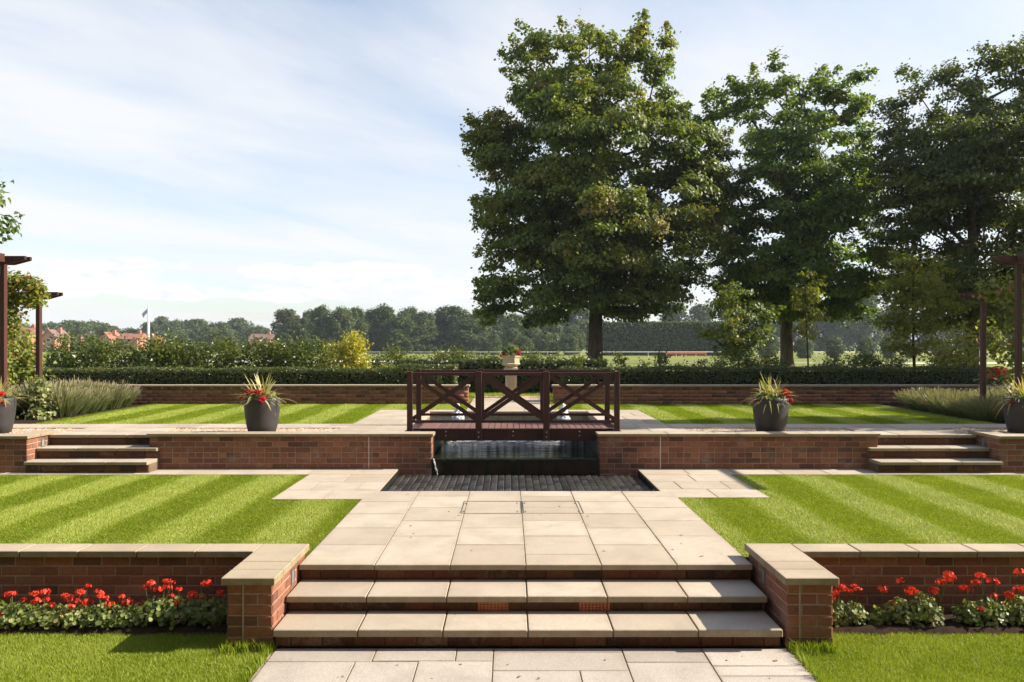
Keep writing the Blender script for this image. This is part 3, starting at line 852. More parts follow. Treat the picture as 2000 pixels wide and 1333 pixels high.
# ------------------------------------------------------------------ pool, weir and fountain jets
def grid_sheet(x0, x1, y0, y1, z, n=2):
    return [(x0, y0, z), (x1, y0, z), (x1, y1, z), (x0, y1, z)], [(0, 1, 2, 3)]
v, f = [], []
for i, (yy, zz) in enumerate(((12.62, .152), (11.4, .152), (10.62, .152), (10.575, .151), (10.552, .147), (10.542, .138), (10.540, .12), (10.541, .07), (10.539, .0), (10.541, -.075))):
    for j in range(48):
        v.append((-1.08 + 2.345 * j / 47, yy + (0.004 * math.sin(j * 1.9 + i) if i > 5 else 0), zz))
f = [(i * 48 + j, i * 48 + j + 1, i * 48 + 49 + j, i * 48 + 48 + j) for i in range(5) for j in range(47)]
f += [(i * 48 + j, i * 48 + j + 1, i * 48 + 49 + j, i * 48 + 48 + j) for i in range(5, 9) for j in range(47) if (j * 7) % 5 < 1 or j in (3, 22, 23, 40)]
o = np_obj('pool_water', v, f, M['water']); tag(o, 'dark rippled water of the lower pool below the bridge', None, None, 'structure')
v, f = grid_sheet(PX0, PX1, 12.60, 14.5, 0.372)
o = np_obj('pool_water', v, f, M['water']); tag(o, 'rippled water of the upper pool behind the bridge', None, None, 'structure')
pl = empty('pool_basin', (0, 12.5, -0.1), 'dark lined pool basin with weir lip below the timber bridge', 'pool')
core(pl, -1.09 + .001, 1.275 - .001, 10.60, 10.66, -0.1, 0.118, 'weir_wall', 'wetbrick')
W(MB().box(-1.088, 1.273, 10.555, 10.66, 0.12, 0.146, 0.004).obj('weir_lip', M['black']), pl)
core(pl, PX0, PX1, 12.62, 12.66, -0.1, 0.366, 'upper_weir', 'black')
core(pl, -1.08, 1.265, 12.60, 12.619, 0.1, 0.375, 'falling_water', 'fallwater')
core(pl, -1.55, -1.092, 10.80, 12.60, -0.1, 0.4435, 'pool_side', 'poollining'); core(pl, 1.277, 1.54, 10.80, 12.60, -0.1, 0.4435, 'pool_side', 'poollining')
core(pl, PX0 - .06, PX0 - .002, 12.6, 14.55, -0.1, 0.443, 'pool_side', 'poollining'); core(pl, PX1 + .002, PX1 + .06, 12.6, 14.55, -0.1, 0.443, 'pool_side', 'poollining')
core(pl, PX0, PX1, 14.502, 14.56, -0.1, 0.443, 'pool_end', 'poollining')
# side spouts where water runs off the ends of the lip, and the splash in the middle
for k, (x, lab) in enumerate(((-1.07, 'thin thread of white water running off the left end of the weir'),)):
    g = np.random.default_rng(40 + k)
    n = 110 if k == 0 else 26
    if k == 0:
        t = g.random(n)
        pos = np.column_stack([x + 0.07 * t + g.normal(0, .006, n), 10.545 - 0.05 * t + g.normal(0, .006, n), 0.155 - 0.225 * t ** 1.2])
        sz = .0055
    else:
        t = g.random(n)
        pos = np.column_stack([x - 0.04 + g.normal(0, .022, n) * (1.2 - t), 10.70 + g.normal(0, .03, n), 0.15 + .075 * t])
        sz = .010
    vs = (oct_v[None] * g.uniform(.5, 1.2, (n, 1, 1)) * sz + pos[:, None, :]).reshape(-1, 3)
    fs = (np.array([(0, 1, 4), (1, 2, 4), (2, 3, 4), (3, 0, 4), (1, 0, 5), (2, 1, 5), (3, 2, 5), (0, 3, 5)])[None] + (np.arange(n) * 6)[:, None, None]).reshape(-1, 3)
    o = np_obj('water_splash', vs, fs, M['foam']); tag(o, lab, 'splash')
for x, lab in ((-0.953, 'foaming white fountain jet left of the urn, seen through the bridge rail'), (1.02, 'foaming white fountain jet right of the urn, seen through the bridge rail')):
    g = np.random.default_rng(int(abs(x) * 100))
    n = 900
    t = g.random(n) ** 1.4
    rr = (0.105 * (1 - t) ** 0.8 + 0.012) * np.sqrt(g.random(n))
    a = g.uniform(0, 6.28, n)
    pos = np.column_stack([x + rr * np.cos(a), 14.0 + rr * np.sin(a), 0.365 + 0.27 * t + g.normal(0, .008, n)])
    vs = (oct_v[None] * g.uniform(.4, 1.3, (n, 1, 1)) * 0.018 + pos[:, None, :]).reshape(-1, 3)
    fs = (np.array([(0, 1, 4), (1, 2, 4), (2, 3, 4), (3, 0, 4), (1, 0, 5), (2, 1, 5), (3, 2, 5), (0, 3, 5)])[None] + (np.arange(n) * 6)[:, None, None]).reshape(-1, 3)
    o = np_obj('fountain_jet', vs, fs, M['foam']); tag(o, lab, 'fountain', 'fountain jets in the pool')

# foam where the upper pool spills into the lower one
g = np.random.default_rng(46)
n = 420
cx_ = g.choice([-.75, -.6, -.35, -.1, .1, .35, .55, .8], n) + g.normal(0, .13, n)
pos = np.column_stack([np.clip(cx_, -1.05, 1.23), 12.58 - np.abs(g.normal(0, .14, n)), np.full(n, .154)])
vs = (oct_v[None] * np.array([2.6, 1.2, .35]) * g.uniform(.3, 1.2, (n, 1, 1)) * 0.016 + pos[:, None, :]).reshape(-1, 3)
fs = (oct_f[None] + (np.arange(n) * 6)[:, None, None]).reshape(-1, 3)
o = np_obj('pool_foam', vs, fs, M['foam']); tag(o, 'white foam streaks on the dark water under the bridge', None, None, 'stuff')

# ------------------------------------------------------------------ timber bridge
br = empty('timber_bridge', (0.05, 11.5, 0.36), 'small dark brown timber footbridge with crossed rails over the pool', 'bridge')
BXL, BXR = -1.455, 1.585
DZ = 0.515
n = 30
for k in range(n):                                  # deck boards run across the bridge
    a = BXL + 0.11 + (BXR - BXL - 0.22) * k / n; b = BXL + 0.11 + (BXR - BXL - 0.22) * (k + 1) / n
    W(MB().box(a + .004, b - .004, 11.10, 12.04, DZ - .028 + random.uniform(-.001, .001), DZ + random.uniform(-.0012, .0012), 0.003).obj('deck_board', M['deck']), br)
for y0, z_, zt_ in ((11.045, 0.335, DZ - .002), (11.55, 0.425, DZ - .030), (12.045, 0.425, DZ - .030)):
    W(MB().box(BXL + .045, BXR - .045, y0, y0 + 0.045, z_, zt_).obj('beam', M['timber']), br)
for xx in (BXL - 0.06, BXR - 0.14):
    W(MB().box(xx, xx + 0.2, 10.95, 12.14, UZ + .002, UZ + .028).obj('bearer', M['timber']), br)
PW = 0.078
inner = [-0.445, 0.55]
for y, nm in ((11.0, 0), (11.97 + .12, 1)):
    ztop = 1.362
    posts = [BXL, inner[0], inner[1], BXR]
    for k, x in enumerate(posts):
        hw = PW / 2 if k in (0, 3) else 0.046
        z0 = UZ + .003 if k in (0, 3) else 0.345
        post = W(MB().box(x - hw, x + hw, y - .04, y + .04, z0, ztop, 0.005).obj('post', M['timber']), br)
        if k in (1, 2):
            for zz in (0.40, 0.47):
                MB().lathe([(0.012, 0), (0.012, 0.008), (0.004, 0.012)], (0, 0, 0), 8).obj('bolt', M['steel'], post).matrix_basis = Matrix.Translation((x, y - .041, zz)) @ Matrix.Rotation(R(90), 4, 'X')
    for k in range(3):
        a, b = posts[k] + (PW / 2 if k == 0 else .046), posts[k + 1] - (PW / 2 if k == 2 else .046)
        W(MB().box(a, b, y - .026, y + .026, 1.300, 1.345, 0.004).obj('top_rail', M['timber']), br)
        W(MB().box(a, b, y - .022, y + .022, 0.605, 0.645, 0.004).obj('bottom_rail', M['timber']), br)
        z0, z1 = 0.66, 1.290
        for flip in (0, 1):
            th = 0.030
            za, zb = (z0, z1) if not flip else (z1, z0)
            L = math.hypot(b - a, z1 - z0)
            nx_, nz_ = -(zb - za) / L * th, (b - a) / L * th
            poly = [(a - nx_, za - nz_), (b - nx_, zb - nz_), (b + nx_, zb + nz_), (a + nx_, za + nz_)]
            yo = y - .018 if flip else y + .003
            W(MB().prism(poly, 'y', yo, yo + .016).obj('brace', M['timber']), br)
for x in (-0.93, 0.06, 1.04):
    for zz in (0.41, 0.47):
        o = MB().lathe([(0.011, 0), (0.011, 0.006), (0.004, 0.010)], (0, 0, 0), 8).obj('bolt', M['steel'])
        o.matrix_basis = Matrix.Translation((x, 11.046, zz)) @ Matrix.Rotation(R(90), 4, 'X'); W(o, br)

# ------------------------------------------------------------------ far garden walls
def far_wall(label, x0, x1, end):
    root = empty('brick_wall', ((x0 + x1) / 2, 16.5, UZ), label, 'wall')
    yf, z0, z1 = 16.36, UZ - .05, 0.83
    core(root, x0 + .008, x1 - .008, yf + .008, yf + .23, z0, z1)
    # courses too fine to pick apart: real bricks, joined
    vs, fs, ts = [], [], []
    ch, bl = 0.0755, 0.2165
    b8 = np.array([(x, y, z) for z in (0, 1) for y in (0, 1) for x in (0, 1)], float)
    f6 = np.array([(0, 2, 3, 1), (4, 5, 7, 6), (0, 1, 5, 4), (2, 6, 7, 3), (0, 4, 6, 2), (1, 3, 7, 5)])
    cnt = 0
    xlo, xhi = max(x0, -10.5), min(x1, 10.5)
    for i in range(5):
        x = xlo - (bl / 2 if i % 2 else 0)
        while x < xhi - .03:
            a, b = max(x, xlo), min(x + bl, xhi)
            q = b8 * np.array([b - a - .011, .03, ch - .011]) + np.array([a + .005, yf + random.uniform(-.002, .002), UZ - .008 + i * ch])
            vs.append(q); fs.append(f6 + cnt * 8); ts.append(np.full(8, random.random())); cnt += 1
            x += bl
    o = np_obj('brickwork', np.concatenate(vs), np.concatenate(fs), M['brick'], tint=np.concatenate(ts)); o['kind'] = 'stuff'
    W(o, root)
    ex = x1 if end > 0 else x0
    brick_face(root, (ex, yf) if end > 0 else (ex, yf + .23), R(90) if end > 0 else R(-90), 0.23, UZ - .008, 5, ch, 0.23, 'run', 1)
    nn = round((x1 - x0) / 0.9)
    for k in range(nn):
        w_ = (x1 - x0 + .06) / nn
        slab(root, x0 - .03 + k * w_, x0 - .03 + (k + 1) * w_, yf - .035, yf + .265, 0.868, 0.038, 'coping', 'coping_stone', .003, .001, .004)
far_wall('long low brick wall below the clipped hedge on the left of the urn', -11.0, -0.885, 1)
far_wall('long low brick wall below the clipped hedge on the right of the urn', 0.97, 11.0, -1)
# ------------------------------------------------------------------ lawns
def lawn(label, rects, z, density, h, width, seed, stripes=True, phase=0.0, vis=True, edge=None):
    g = np.random.default_rng(seed)
    mb = MB()
    for i, (x0, x1, y0, y1) in enumerate(rects):
        mb.box(x0, x1, y0, y1, z - 0.35 if z > 0.2 else z - 0.05, z - 0.012 - 0.0007 * i)
    base = mb.obj('lawn', M['turf']); tag(base, label, None, None, 'structure')
    pos = []
    for (x0, x1, y0, y1) in rects:
        n = int((x1 - x0) * (y1 - y0) * density)
        p = np.column_stack([g.uniform(x0, x1, n), g.uniform(y0, y1, n)])
        pos.append(p)
    p = np.concatenate(pos)
    if vis:
        keep = (p[:, 0] > -0.72 * p[:, 1] - 2.2) & (p[:, 0] < 0.73 * p[:, 1] + 2.2)
        p = p[keep]
    n = len(p)
    wob = 0.02 * np.sin(p[:, 1] * 1.7 + 1) + 0.015 * np.sin(p[:, 1] * 4.1 + p[:, 0])
    ph = (p[:, 0] + wob + phase) % 1.0
    st_ = np.clip((np.abs(ph - 0.5) - 0.25) * 14.0, -1, 1) if stripes else np.zeros(n)   # +1 = mown away, -1 = mown towards
    lump = 0.5 + 0.5 * np.sin(p[:, 0] * 7.3 + 2 * np.sin(p[:, 1] * 5.1)) * np.sin(p[:, 1] * 6.7 + 1.3 * np.sin(p[:, 0] * 4.3))
    hh = h * g.uniform(.55, 1.25, n) * (0.8 + 0.35 * lump)
    a = g.uniform(0, 2 * np.pi, n)
    wv = np.column_stack([np.cos(a), np.sin(a), np.zeros(n)]) * (width * g.uniform(.6, 1.3, n))[:, None]
    lean = g.normal(0, .42, (n, 2)); lean[:, 1] += st_ * 0.7
    b = np.column_stack([p, np.full(n, z - 0.012)])
    tip = b + np.column_stack([lean * hh[:, None], hh])
    vs = np.stack([b - wv, b + wv, tip], 1).reshape(-1, 3)
    fs = np.arange(n * 3).reshape(-1, 3)
    tint = np.clip(0.38 + 0.17 * st_ + g.normal(0, .16, n) + 0.08 * (lump - .5), 0, 1)  # stripes: light and dark from the blade lean also put into the colour
    dry = g.random(n) < 0.04
    tint[dry] = 1.0
    o = np_obj('grass', vs, fs, M['blade'], tint=np.repeat(tint, 3))
    tag(o, 'mown grass blades of the ' + label, None, None, 'stuff')
lawn('lower lawn left of the front path', [(-6.5, -1.69, 3.2, 5.66)], GZ, 34000, 0.022, 0.0021, 1, False)
lawn('lower lawn right of the front path', [(2.0, 6.5, 3.2, 5.66)], GZ, 34000, 0.022, 0.0021, 2, False)
lawn('striped middle lawn left of the path', [(-9, -2.715, 6.22, 10.115), (-2.715, -1.685, 6.22, 8.495)], 0.0, 13000, 0.017, 0.0027, 3, True, 0.1)
lawn('striped middle lawn right of the path', [(3.01, 9, 6.22, 10.115), (1.955, 3.01, 6.22, 8.595)], 0.0, 13000, 0.017, 0.0027, 4, True, 0.05)
lawn('striped upper lawn left of the pool', [(-7.8, -2.56, 12.23, 16.35), (-2.56, -0.87, 14.86, 16.35)], UZ, 5000, 0.022, 0.0042, 5, True, 0.35)
lawn('striped upper lawn right of the pool', [(2.56, 8.0, 12.23, 16.35), (0.92, 2.56, 14.86, 16.35)], UZ, 5000, 0.022, 0.0042, 6, True, 0.2)
lawn('strip of grass round the urn', [(-3.5, -0.87, 16.62, 20.3), (0.92, 3.5, 16.62, 20.3), (-0.86, 0.91, 18.92, 20.3)], UZ, 1600, 0.04, 0.006, 7, False)
# longer uncut tufts where the mower cannot reach, at the wall feet
g = np.random.default_rng(77)
tp = []
for (x0, x1, y, n) in ((-2.03, -1.66, 5.31, 420), (1.97, 2.33, 5.31, 420), (-1.72, -1.66, 5.0, 90), (1.98, 2.03, 5.0, 90)):
    tp.append(np.column_stack([g.uniform(x0, x1, n), y + g.normal(0, .035 if y > 5.2 else .16, n)]))
tp = np.concatenate(tp); n = len(tp)
hh = g.uniform(.03, .095, n)
a = g.uniform(0, 6.28, n)
wv = np.column_stack([np.cos(a), np.sin(a), np.zeros(n)]) * .0032
b = np.column_stack([tp, np.full(n, GZ - .012)])
ln = g.normal(0, .30, (n, 2))
mid = b + np.column_stack([ln * hh[:, None] * .35, hh * .6]); tip = b + np.column_stack([ln * hh[:, None], hh])
vs = np.stack([b - wv, b + wv, mid + wv * .8, tip, mid - wv * .8], 1).reshape(-1, 3)
fs = np.concatenate([np.stack([np.arange(n) * 5 + i for i in q], 1) for q in ((0, 1, 2), (0, 2, 4), (4, 2, 3))])
o = np_obj('grass', vs, fs, M['blade'], tint=np.repeat(np.clip(g.normal(.22, .12, n), 0, 1), 5)); tag(o, 'uncut tufts of grass at the feet of the two front piers', None, None, 'stuff')

# ------------------------------------------------------------------ trees
from mathutils import noise as mnoise
def tube_mesh_parts(segs, sides=6):
    """segs: list of (p0, p1, r0, r1)"""
    p0 = np.array([s[0] for s in segs]); p1 = np.array([s[1] for s in segs])
    r0 = np.array([s[2] for s in segs]); r1 = np.array([s[3] for s in segs])
    d = unit(p1 - p0)
    up = np.tile(np.array([0.2, 0.35, 1.0]), (len(segs), 1))
    a = unit(np.cross(d, up)); b = np.cross(d, a)
    t = np.arange(sides) * 2 * np.pi / sides
    ring = a[:, None, :] * np.cos(t)[None, :, None] + b[:, None, :] * np.sin(t)[None, :, None]
    v = np.concatenate([p0[:, None, :] + ring * r0[:, None, None], p1[:, None, :] + ring * r1[:, None, None]], 1)
    k = np.arange(sides); k2 = (k + 1) % sides
    f = np.stack([k, k2, k2 + sides, k + sides], 1)
    f = (f[None] + (np.arange(len(segs)) * 2 * sides)[:, None, None]).reshape(-1, 4)
    return v.reshape(-1, 3), f

def grow_tree(name, base, prof, seed, n_clump, per, leaf, mat, trunk_r, clump=(0.85, 0.42), label='', cat='tree', group=None, bark='bark',
              spray=0.35, tmpl=LEAF6, trunk_top=0.9, tmean=0.42, fill=0.42, ydepth=1.0, trunk_bend=0.0, up_bias=0.55, mind=0.62, edge=False, lump=0.0, tips=()):
    """a tree from its crown profile: prof = [(z, reach to -x, reach to +x)] measured from the trunk.
    Leaf clumps fill the crown, each one hangs on a branch that runs back to the trunk."""
    g = np.random.default_rng(seed)
    prof = sorted(prof)
    zs = np.array([p[0] for p in prof]); ls = np.array([p[1] for p in prof]); rs = np.array([p[2] for p in prof])
    zlo, zhi = zs[0], zs[-1]
    zz = np.linspace(zlo, zhi, 200)
    wgt = np.interp(zz, zs, ls + rs) ** 1.5
    cdf = np.cumsum(wgt); cdf /= cdf[-1]
    centres = []
    if edge:
        for (z, l, r) in prof[1:-1]:
            for s_, e in ((-1, l), (1, r)):
                centres.append(np.array([s_ * e * g.uniform(.9, 1.04), g.normal(0, .12 * e), z + g.normal(0, .1)]))
        centres.append(np.array([(rs[-1] - ls[-1]) / 2, 0, zhi]))
    tries = 0
    while len(centres) < n_clump and tries < n_clump * 60:
        tries += 1
        z = float(np.interp(g.random(), cdf, zz))
        ph = g.uniform(0, 2 * np.pi)
        l, r = float(np.interp(z, zs, ls)), float(np.interp(z, zs, rs))
        c = math.cos(ph)
        rad = r * (0.5 + 0.5 * c) + l * (0.5 - 0.5 * c) if abs(c) < .999 else (r if c > 0 else l)
        rho = rad * (g.random() ** fill) * 0.98
        p = np.array([rho * c, rho * math.sin(ph) * ydepth, z])
        if lump and mnoise.noise(Vector((p[0] * .42 + seed, p[1] * .42, p[2] * .46))) < lump - .32 * (rho < rad * .35): continue
        if centres:
            q = np.array(centres)
            dd = (q - p) * np.array([1, 1, 1.5])
            if (np.sum(dd * dd, 1) < (mind * clump[0] * 1.15) ** 2).any(): continue
        centres.append(p)
    n_main = len(centres)
    for tx, tz_ in tips:                              # small outermost sprigs that make the ragged outline
        for q_ in range(2):
            centres.append(np.array([tx + g.normal(0, .15), g.normal(0, .8), tz_ - .5 * q_ + g.normal(0, .08)]))
    cen = np.array(centres)
    H = zhi
    # trunk
    nt_ = 14
    tz = np.linspace(0, H * trunk_top, nt_)
    wob = np.column_stack([trunk_bend * (tz / H) ** 2 + 0.10 * np.sin(tz * .7 + seed), 0.10 * np.cos(tz * .6 + seed), np.zeros(nt_)]) * (tz / H)[:, None] ** .5
    tpts = np.column_stack([np.zeros(nt_), np.zeros(nt_), tz]) + wob
    nodes = [p for p in tpts]; parent = [-1] + list(range(nt_ - 1)); load = [0.0] * nt_
    zmin = 0.88 * zlo
    ok = [z >= zmin for z in tz]
    order = np.argsort(np.hypot(cen[:, 0], cen[:, 1]) + 0.15 * np.abs(cen[:, 2] - H * .5))
    for ci in order:
        p = cen[ci]
        q = np.array(nodes)
        d = q - p
        dist = np.linalg.norm(d * np.array([1, 1, 1.15]), axis=1)
        axis_r = np.hypot(q[:, 0], q[:, 1])
        pen = np.where(q[:, 2] > p[2] - 0.12 * np.hypot(p[0], p[1]), 2.2, 0.0) + np.where(axis_r > np.hypot(p[0], p[1]) + .1, 2.0, 0)
        pen = pen + np.where(np.array(ok), 0, 50)
        j = int(np.argmin(dist + pen))
        a = q[j]
        L = np.linalg.norm(p - a)
        k = max(1, int(L / 0.9))
        prev = j
        for s in range(1, k + 1):
            t = s / k
            m_ = a + (p - a) * t + np.array([0, 0, 0.10 * L * math.sin(math.pi * t)]) * up_bias + (g.normal(0, .05 * L, 3) if s < k else 0)
            nodes.append(m_); parent.append(prev); load.append(0.0); ok.append(True)
            prev = len(nodes) - 1
        load[prev] += 1.0
    for i in range(len(nodes) - 1, 0, -1):
        load[parent[i]] += load[i]
    tot = max(load[0], 1)
    def rr(i): return max(0.008, trunk_r * 0.95 * (load[i] / tot) ** 0.52)
    segs = []
    for i in range(1, len(nodes)):
        pi = parent[i]
        if i < nt_:
            z0, z1 = tz[i - 1], tz[i]
            f0, f1 = (max(trunk_r * (1 - z / (H * trunk_top)) ** .8, .02) for z in (z0, z1))
            if i == 1: f0 *= 1.35
            segs.append((nodes[pi], nodes[i], f0, f1))
        else:
            r1 = rr(i)
            segs.append((nodes[pi], nodes[i], min(rr(pi), r1 * 1.5) if pi >= nt_ else min(r1 * 1.5, .7 * trunk_r), r1))
    bv, bf = tube_mesh_parts(segs, 7)
    # leaves
    parts = []
    out = cen.copy(); out[:, 2] = 0.0
    out = unit(out + 1e-6)
    ctint = np.clip(g.normal(tmean, .13, len(cen)), 0, .85)
    up = (cen[:, 2] - zlo) / (zhi - zlo)
    rel = np.hypot(cen[:, 0], cen[:, 1]) / np.maximum(np.interp(cen[:, 2], zs, (ls + rs) / 2), .3)
    for ci in range(len(cen)):
        sc = g.uniform(.7, 1.25) * (1 - .32 * max(up[ci], 0) ** 2)
        if ci >= n_main: sc = g.uniform(.42, .62)
        n = int(per * sc ** 2 * g.uniform(.8, 1.2) * (0.75 + 0.35 * min(rel[ci], 1.2)))
        v = unit(g.normal(size=(n, 3)))
        v[:, 2] = np.where(v[:, 2] < -.25, -v[:, 2] * .5, v[:, 2])       # pads are fuller on top
        rad = g.random(n) ** .38
        loc = v * rad[:, None] * np.array([clump[0], clump[0], clump[1]]) * sc
        o_ = out[ci]
        loc[:, 2] -= 0.10 * (loc @ o_)                                   # pads droop away from the trunk
        loc += g.normal(0, .04, (n, 3))
        nr = unit(v * np.array([.9, .9, .6]) + np.array([0, 0, .45]) + o_ * .4 + g.normal(0, .42, (n, 3)))
        parts.append(leaves(cen[ci] + loc, nr, leaf * g.uniform(.65, 1.2, n), np.clip(ctint[ci] + g.normal(0, .13, n), 0, 1), tmpl, np.tile(o_ * .7 + np.array([0, 0, -.5]), (n, 1)), g))
        if g.random() < spray and rel[ci] > .62:                          # shoots that break the outline
            L = g.uniform(.4, 1.0) * clump[0] * 1.2
            d = unit((o_ * g.uniform(.3, 1.0) + np.array([0, 0, g.uniform(-.1, .55) + .3 * up[ci] ** 2]) + g.normal(0, .25, 3))[None])[0]
            m_ = int(per * .30)
            t = g.random(m_)
            pp = cen[ci] + d * (clump[0] * .45 * sc + L * t)[:, None] + g.normal(0, 1, (m_, 3)) * (.24 * clump[0] * (1.2 - t))[:, None]
            nr = unit(np.array([0, 0, .8]) + g.normal(0, .5, (m_, 3)))
            parts.append(leaves(pp, nr, leaf * g.uniform(.6, 1.1, m_), np.clip(ctint[ci] + .12 + g.normal(0, .13, m_), 0, 1), tmpl, None, g))
            sv, sf = tube_mesh_parts([(cen[ci], cen[ci] + d * (clump[0] * .45 + L), .012, .004)], 4)
    lv, lf, lt = merge(parts)
    root = empty(name, base, label, cat, group)
    np_obj('trunk', bv, bf, M[bark], root, smooth=True)
    np_obj('crown', lv, lf, M[mat], root, tint=lt)
    return root

def px_tips(pts, ax, Y, zb):
    k = Y / FPX
    return [((px - ax) * k, CZ - (py - VY) * k - zb) for px, py in pts]

def px_prof(rows, ax, Y, zb):
    """crown outline read off the photograph at depth Y: rows of (pixel y, left pixel, right pixel), measured from trunk axis ax"""
    k = Y / FPX
    return [(CZ - (py - VY) * k - zb, (ax - l) * k, (r - ax) * k) for py, l, r in rows]

zb = 0.30
Y1 = 30.0
t1 = px_prof([(70, 1120, 1185), (92, 1055, 1240), (122, 1020, 1270), (150, 1035, 1275), (200, 1025, 1300), (230, 965, 1315), (250, 932, 1325), (285, 950, 1365), (320, 950, 1375),
              (350, 1000, 1380), (400, 955, 1385), (440, 950, 1375), (480, 978, 1370), (520, 965, 1360), (550, 962, 1325), (580, 965, 1320), (608, 985, 1290), (628, 1060, 1250)], 1163, Y1, zb)
grow_tree('sycamore_tree', ((1163 - VX) * Y1 / FPX, Y1, zb), t1, 11, 330, 420, 0.145, 'leaf_syc', 0.33, (0.82, 0.60),
          'tallest broad sycamore in full leaf, directly right of the stone urn', 'tree', 'tall trees behind the right hedge', spray=.7, fill=.5, tmean=.5, mind=.74, edge=True, lump=-.2, ydepth=.85,
          tips=px_tips([(1050, 66), (1062, 85), (1150, 54), (1135, 74), (1185, 76), (1240, 80), (1215, 90), (1270, 98), (1285, 120), (1005, 98), (1010, 150), (1020, 200), (934, 250), (958, 262), (948, 305), (952, 330), (950, 420), (965, 455), (958, 545), (970, 582), (962, 606), (1325, 195), (1330, 232), (1385, 275), (1398, 350), (1400, 420), (1345, 545)], 1163, Y1, zb))
Y2 = 31.5
t2 = px_prof([(160, 1490, 1585), (178, 1440, 1630), (200, 1450, 1650), (240, 1385, 1660), (270, 1375, 1680), (310, 1385, 1690), (360, 1380, 1700), (410, 1390, 1700), (460, 1395, 1710), (510, 1400, 1720),
              (560, 1400, 1715), (600, 1420, 1690), (625, 1470, 1630)], 1540, Y2, zb)
grow_tree('sycamore_tree', ((1538 - VX) * Y2 / FPX, Y2, zb), t2, 23, 225, 370, 0.148, 'leaf_green', 0.29, (0.82, 0.50),
          'open-crowned green sycamore between the tallest tree and the dark tree at the right edge', 'tree', 'tall trees behind the right hedge', spray=.9, fill=.5, tmean=.5, mind=.78, edge=True, lump=-.1, ydepth=.8,
          tips=px_tips([(1428, 170), (1452, 178), (1495, 152), (1540, 156), (1598, 155), (1636, 178), (1622, 195), (1676, 206), (1660, 215), (1365, 235), (1372, 270), (1700, 265), (1712, 320), (1380, 345)], 1540, Y2, zb))
Y3 = 27.0
t3 = px_prof([(118, 1900, 1980), (140, 1850, 2040), (160, 1835, 2060), (210, 1775, 2080), (260, 1742, 2090), (320, 1735, 2100), (400, 1728, 2110), (470, 1735, 2110), (530, 1750, 2110), (590, 1770, 2090), (640, 1810, 2050)], 1898, Y3, zb)
grow_tree('maple_tree', ((1898 - VX) * Y3 / FPX, Y3, zb), t3, 31, 300, 420, 0.115, 'leaf_fine', 0.27, (0.80, 0.56),
          'dark fine-leaved maple cut off by the right edge of the view', 'tree', 'tall trees behind the right hedge', spray=.7, fill=.5, tmean=.42, mind=.76, edge=True, lump=-.16, ydepth=.85,
          tips=px_tips([(1762, 208), (1790, 195), (1822, 146), (1850, 140), (1895, 118), (1925, 118), (1955, 112), (1985, 118), (1740, 265), (1730, 300), (1725, 350)], 1898, Y3, zb))

def simple_prof(H, Rm, zlo, shape='oval'):
    rows = []
    for t in np.linspace(0, 1, 9):
        if shape == 'oval': r = Rm * math.sqrt(max(0.02, 1 - (2 * t - 1) ** 2)) * (1.08 - .15 * t)
        elif shape == 'cone': r = Rm * (1 - t) ** .7 + .15 * Rm
        else: r = Rm * math.sin(math.pi * (0.12 + .83 * t)) ** .7
        rows.append((zlo + (H - zlo) * t, r, r))
    return rows
# trees standing just outside the frame on the right; their shade falls across the upper path, wall and hedge
for k, (x, y, h_, r_, lab) in enumerate(((17.6, 19.0, 10.6, 3.0, 'broad tree whose shade lies on the right hedge, beyond the right edge'),
                                         (15.0, 12.8, 10.2, 0.72, 'slim tree whose shade lies on the right upper path, beyond the right edge'))):
    grow_tree('maple_tree', (x, y, 0.4), simple_prof(h_, r_, 1.6 if k == 0 else .8), 51 + k, 260 if k == 0 else 150, 150, 0.18, 'leaf_fine', .2, (0.85, .5) if k == 0 else (.46, .42), lab, 'tree', None, fill=.5)
# tree at the left edge, only its branch tips reach into view
lt_ = simple_prof(5.6, 1.95, 2.6)
grow_tree('young_maple_tree', (-8.92, 11.2, UZ), [(2.2, .4, .6), (2.6, 1.3, .9), (3.0, 1.5, 1.1), (3.5, 1.4, 1.18), (3.9, 1.0, .85), (4.3, .3, .25)], 61, 55, 60, 0.085, 'leaf_green', .09, (0.30, .2),
          'leafy branch tips of a tree reaching in at the left edge', 'tree', None, fill=.5, spray=.8)

# young trees in front of the tall ones
def young(px, ptop, pbot, Y, halfpx, seed, mat, label, n=26, per=90, leaf=.10, cl=(.34, .2), name='young_tree', shape='oval', tr=.05, spray=.8):
    k = Y / FPX
    gz_ = ground_z(Y)
    H = CZ - (ptop - VY) * k - gz_
    zlo = max(0.35, CZ - (pbot - VY) * k - gz_)
    grow_tree(name, ((px - VX) * k, Y, gz_), simple_prof(H, halfpx * k, zlo, shape), seed, n, per, leaf, mat, tr, cl, label, 'tree', None, 'twig', spray=spray, fill=.55, tmean=.5)
young(1440, 555, 705, 23.0, 58, 71, 'leaf_syc', 'bushy pale green young maple below the open-crowned sycamore', 46, 120, .095, (.40, .20))
young(1578, 520, 665, 21.5, 24, 72, 'leaf_young', 'thin wispy yellowish sapling in front of the middle trunk', 20, 55, .085, (.24, .2), shape='oval', tr=.03)
young(1788, 485, 705, 21.0, 66, 73, 'leaf_young', 'bright yellow-green young tree left of the right pergola post', 70, 85, .085, (.42, .2), tr=.05)

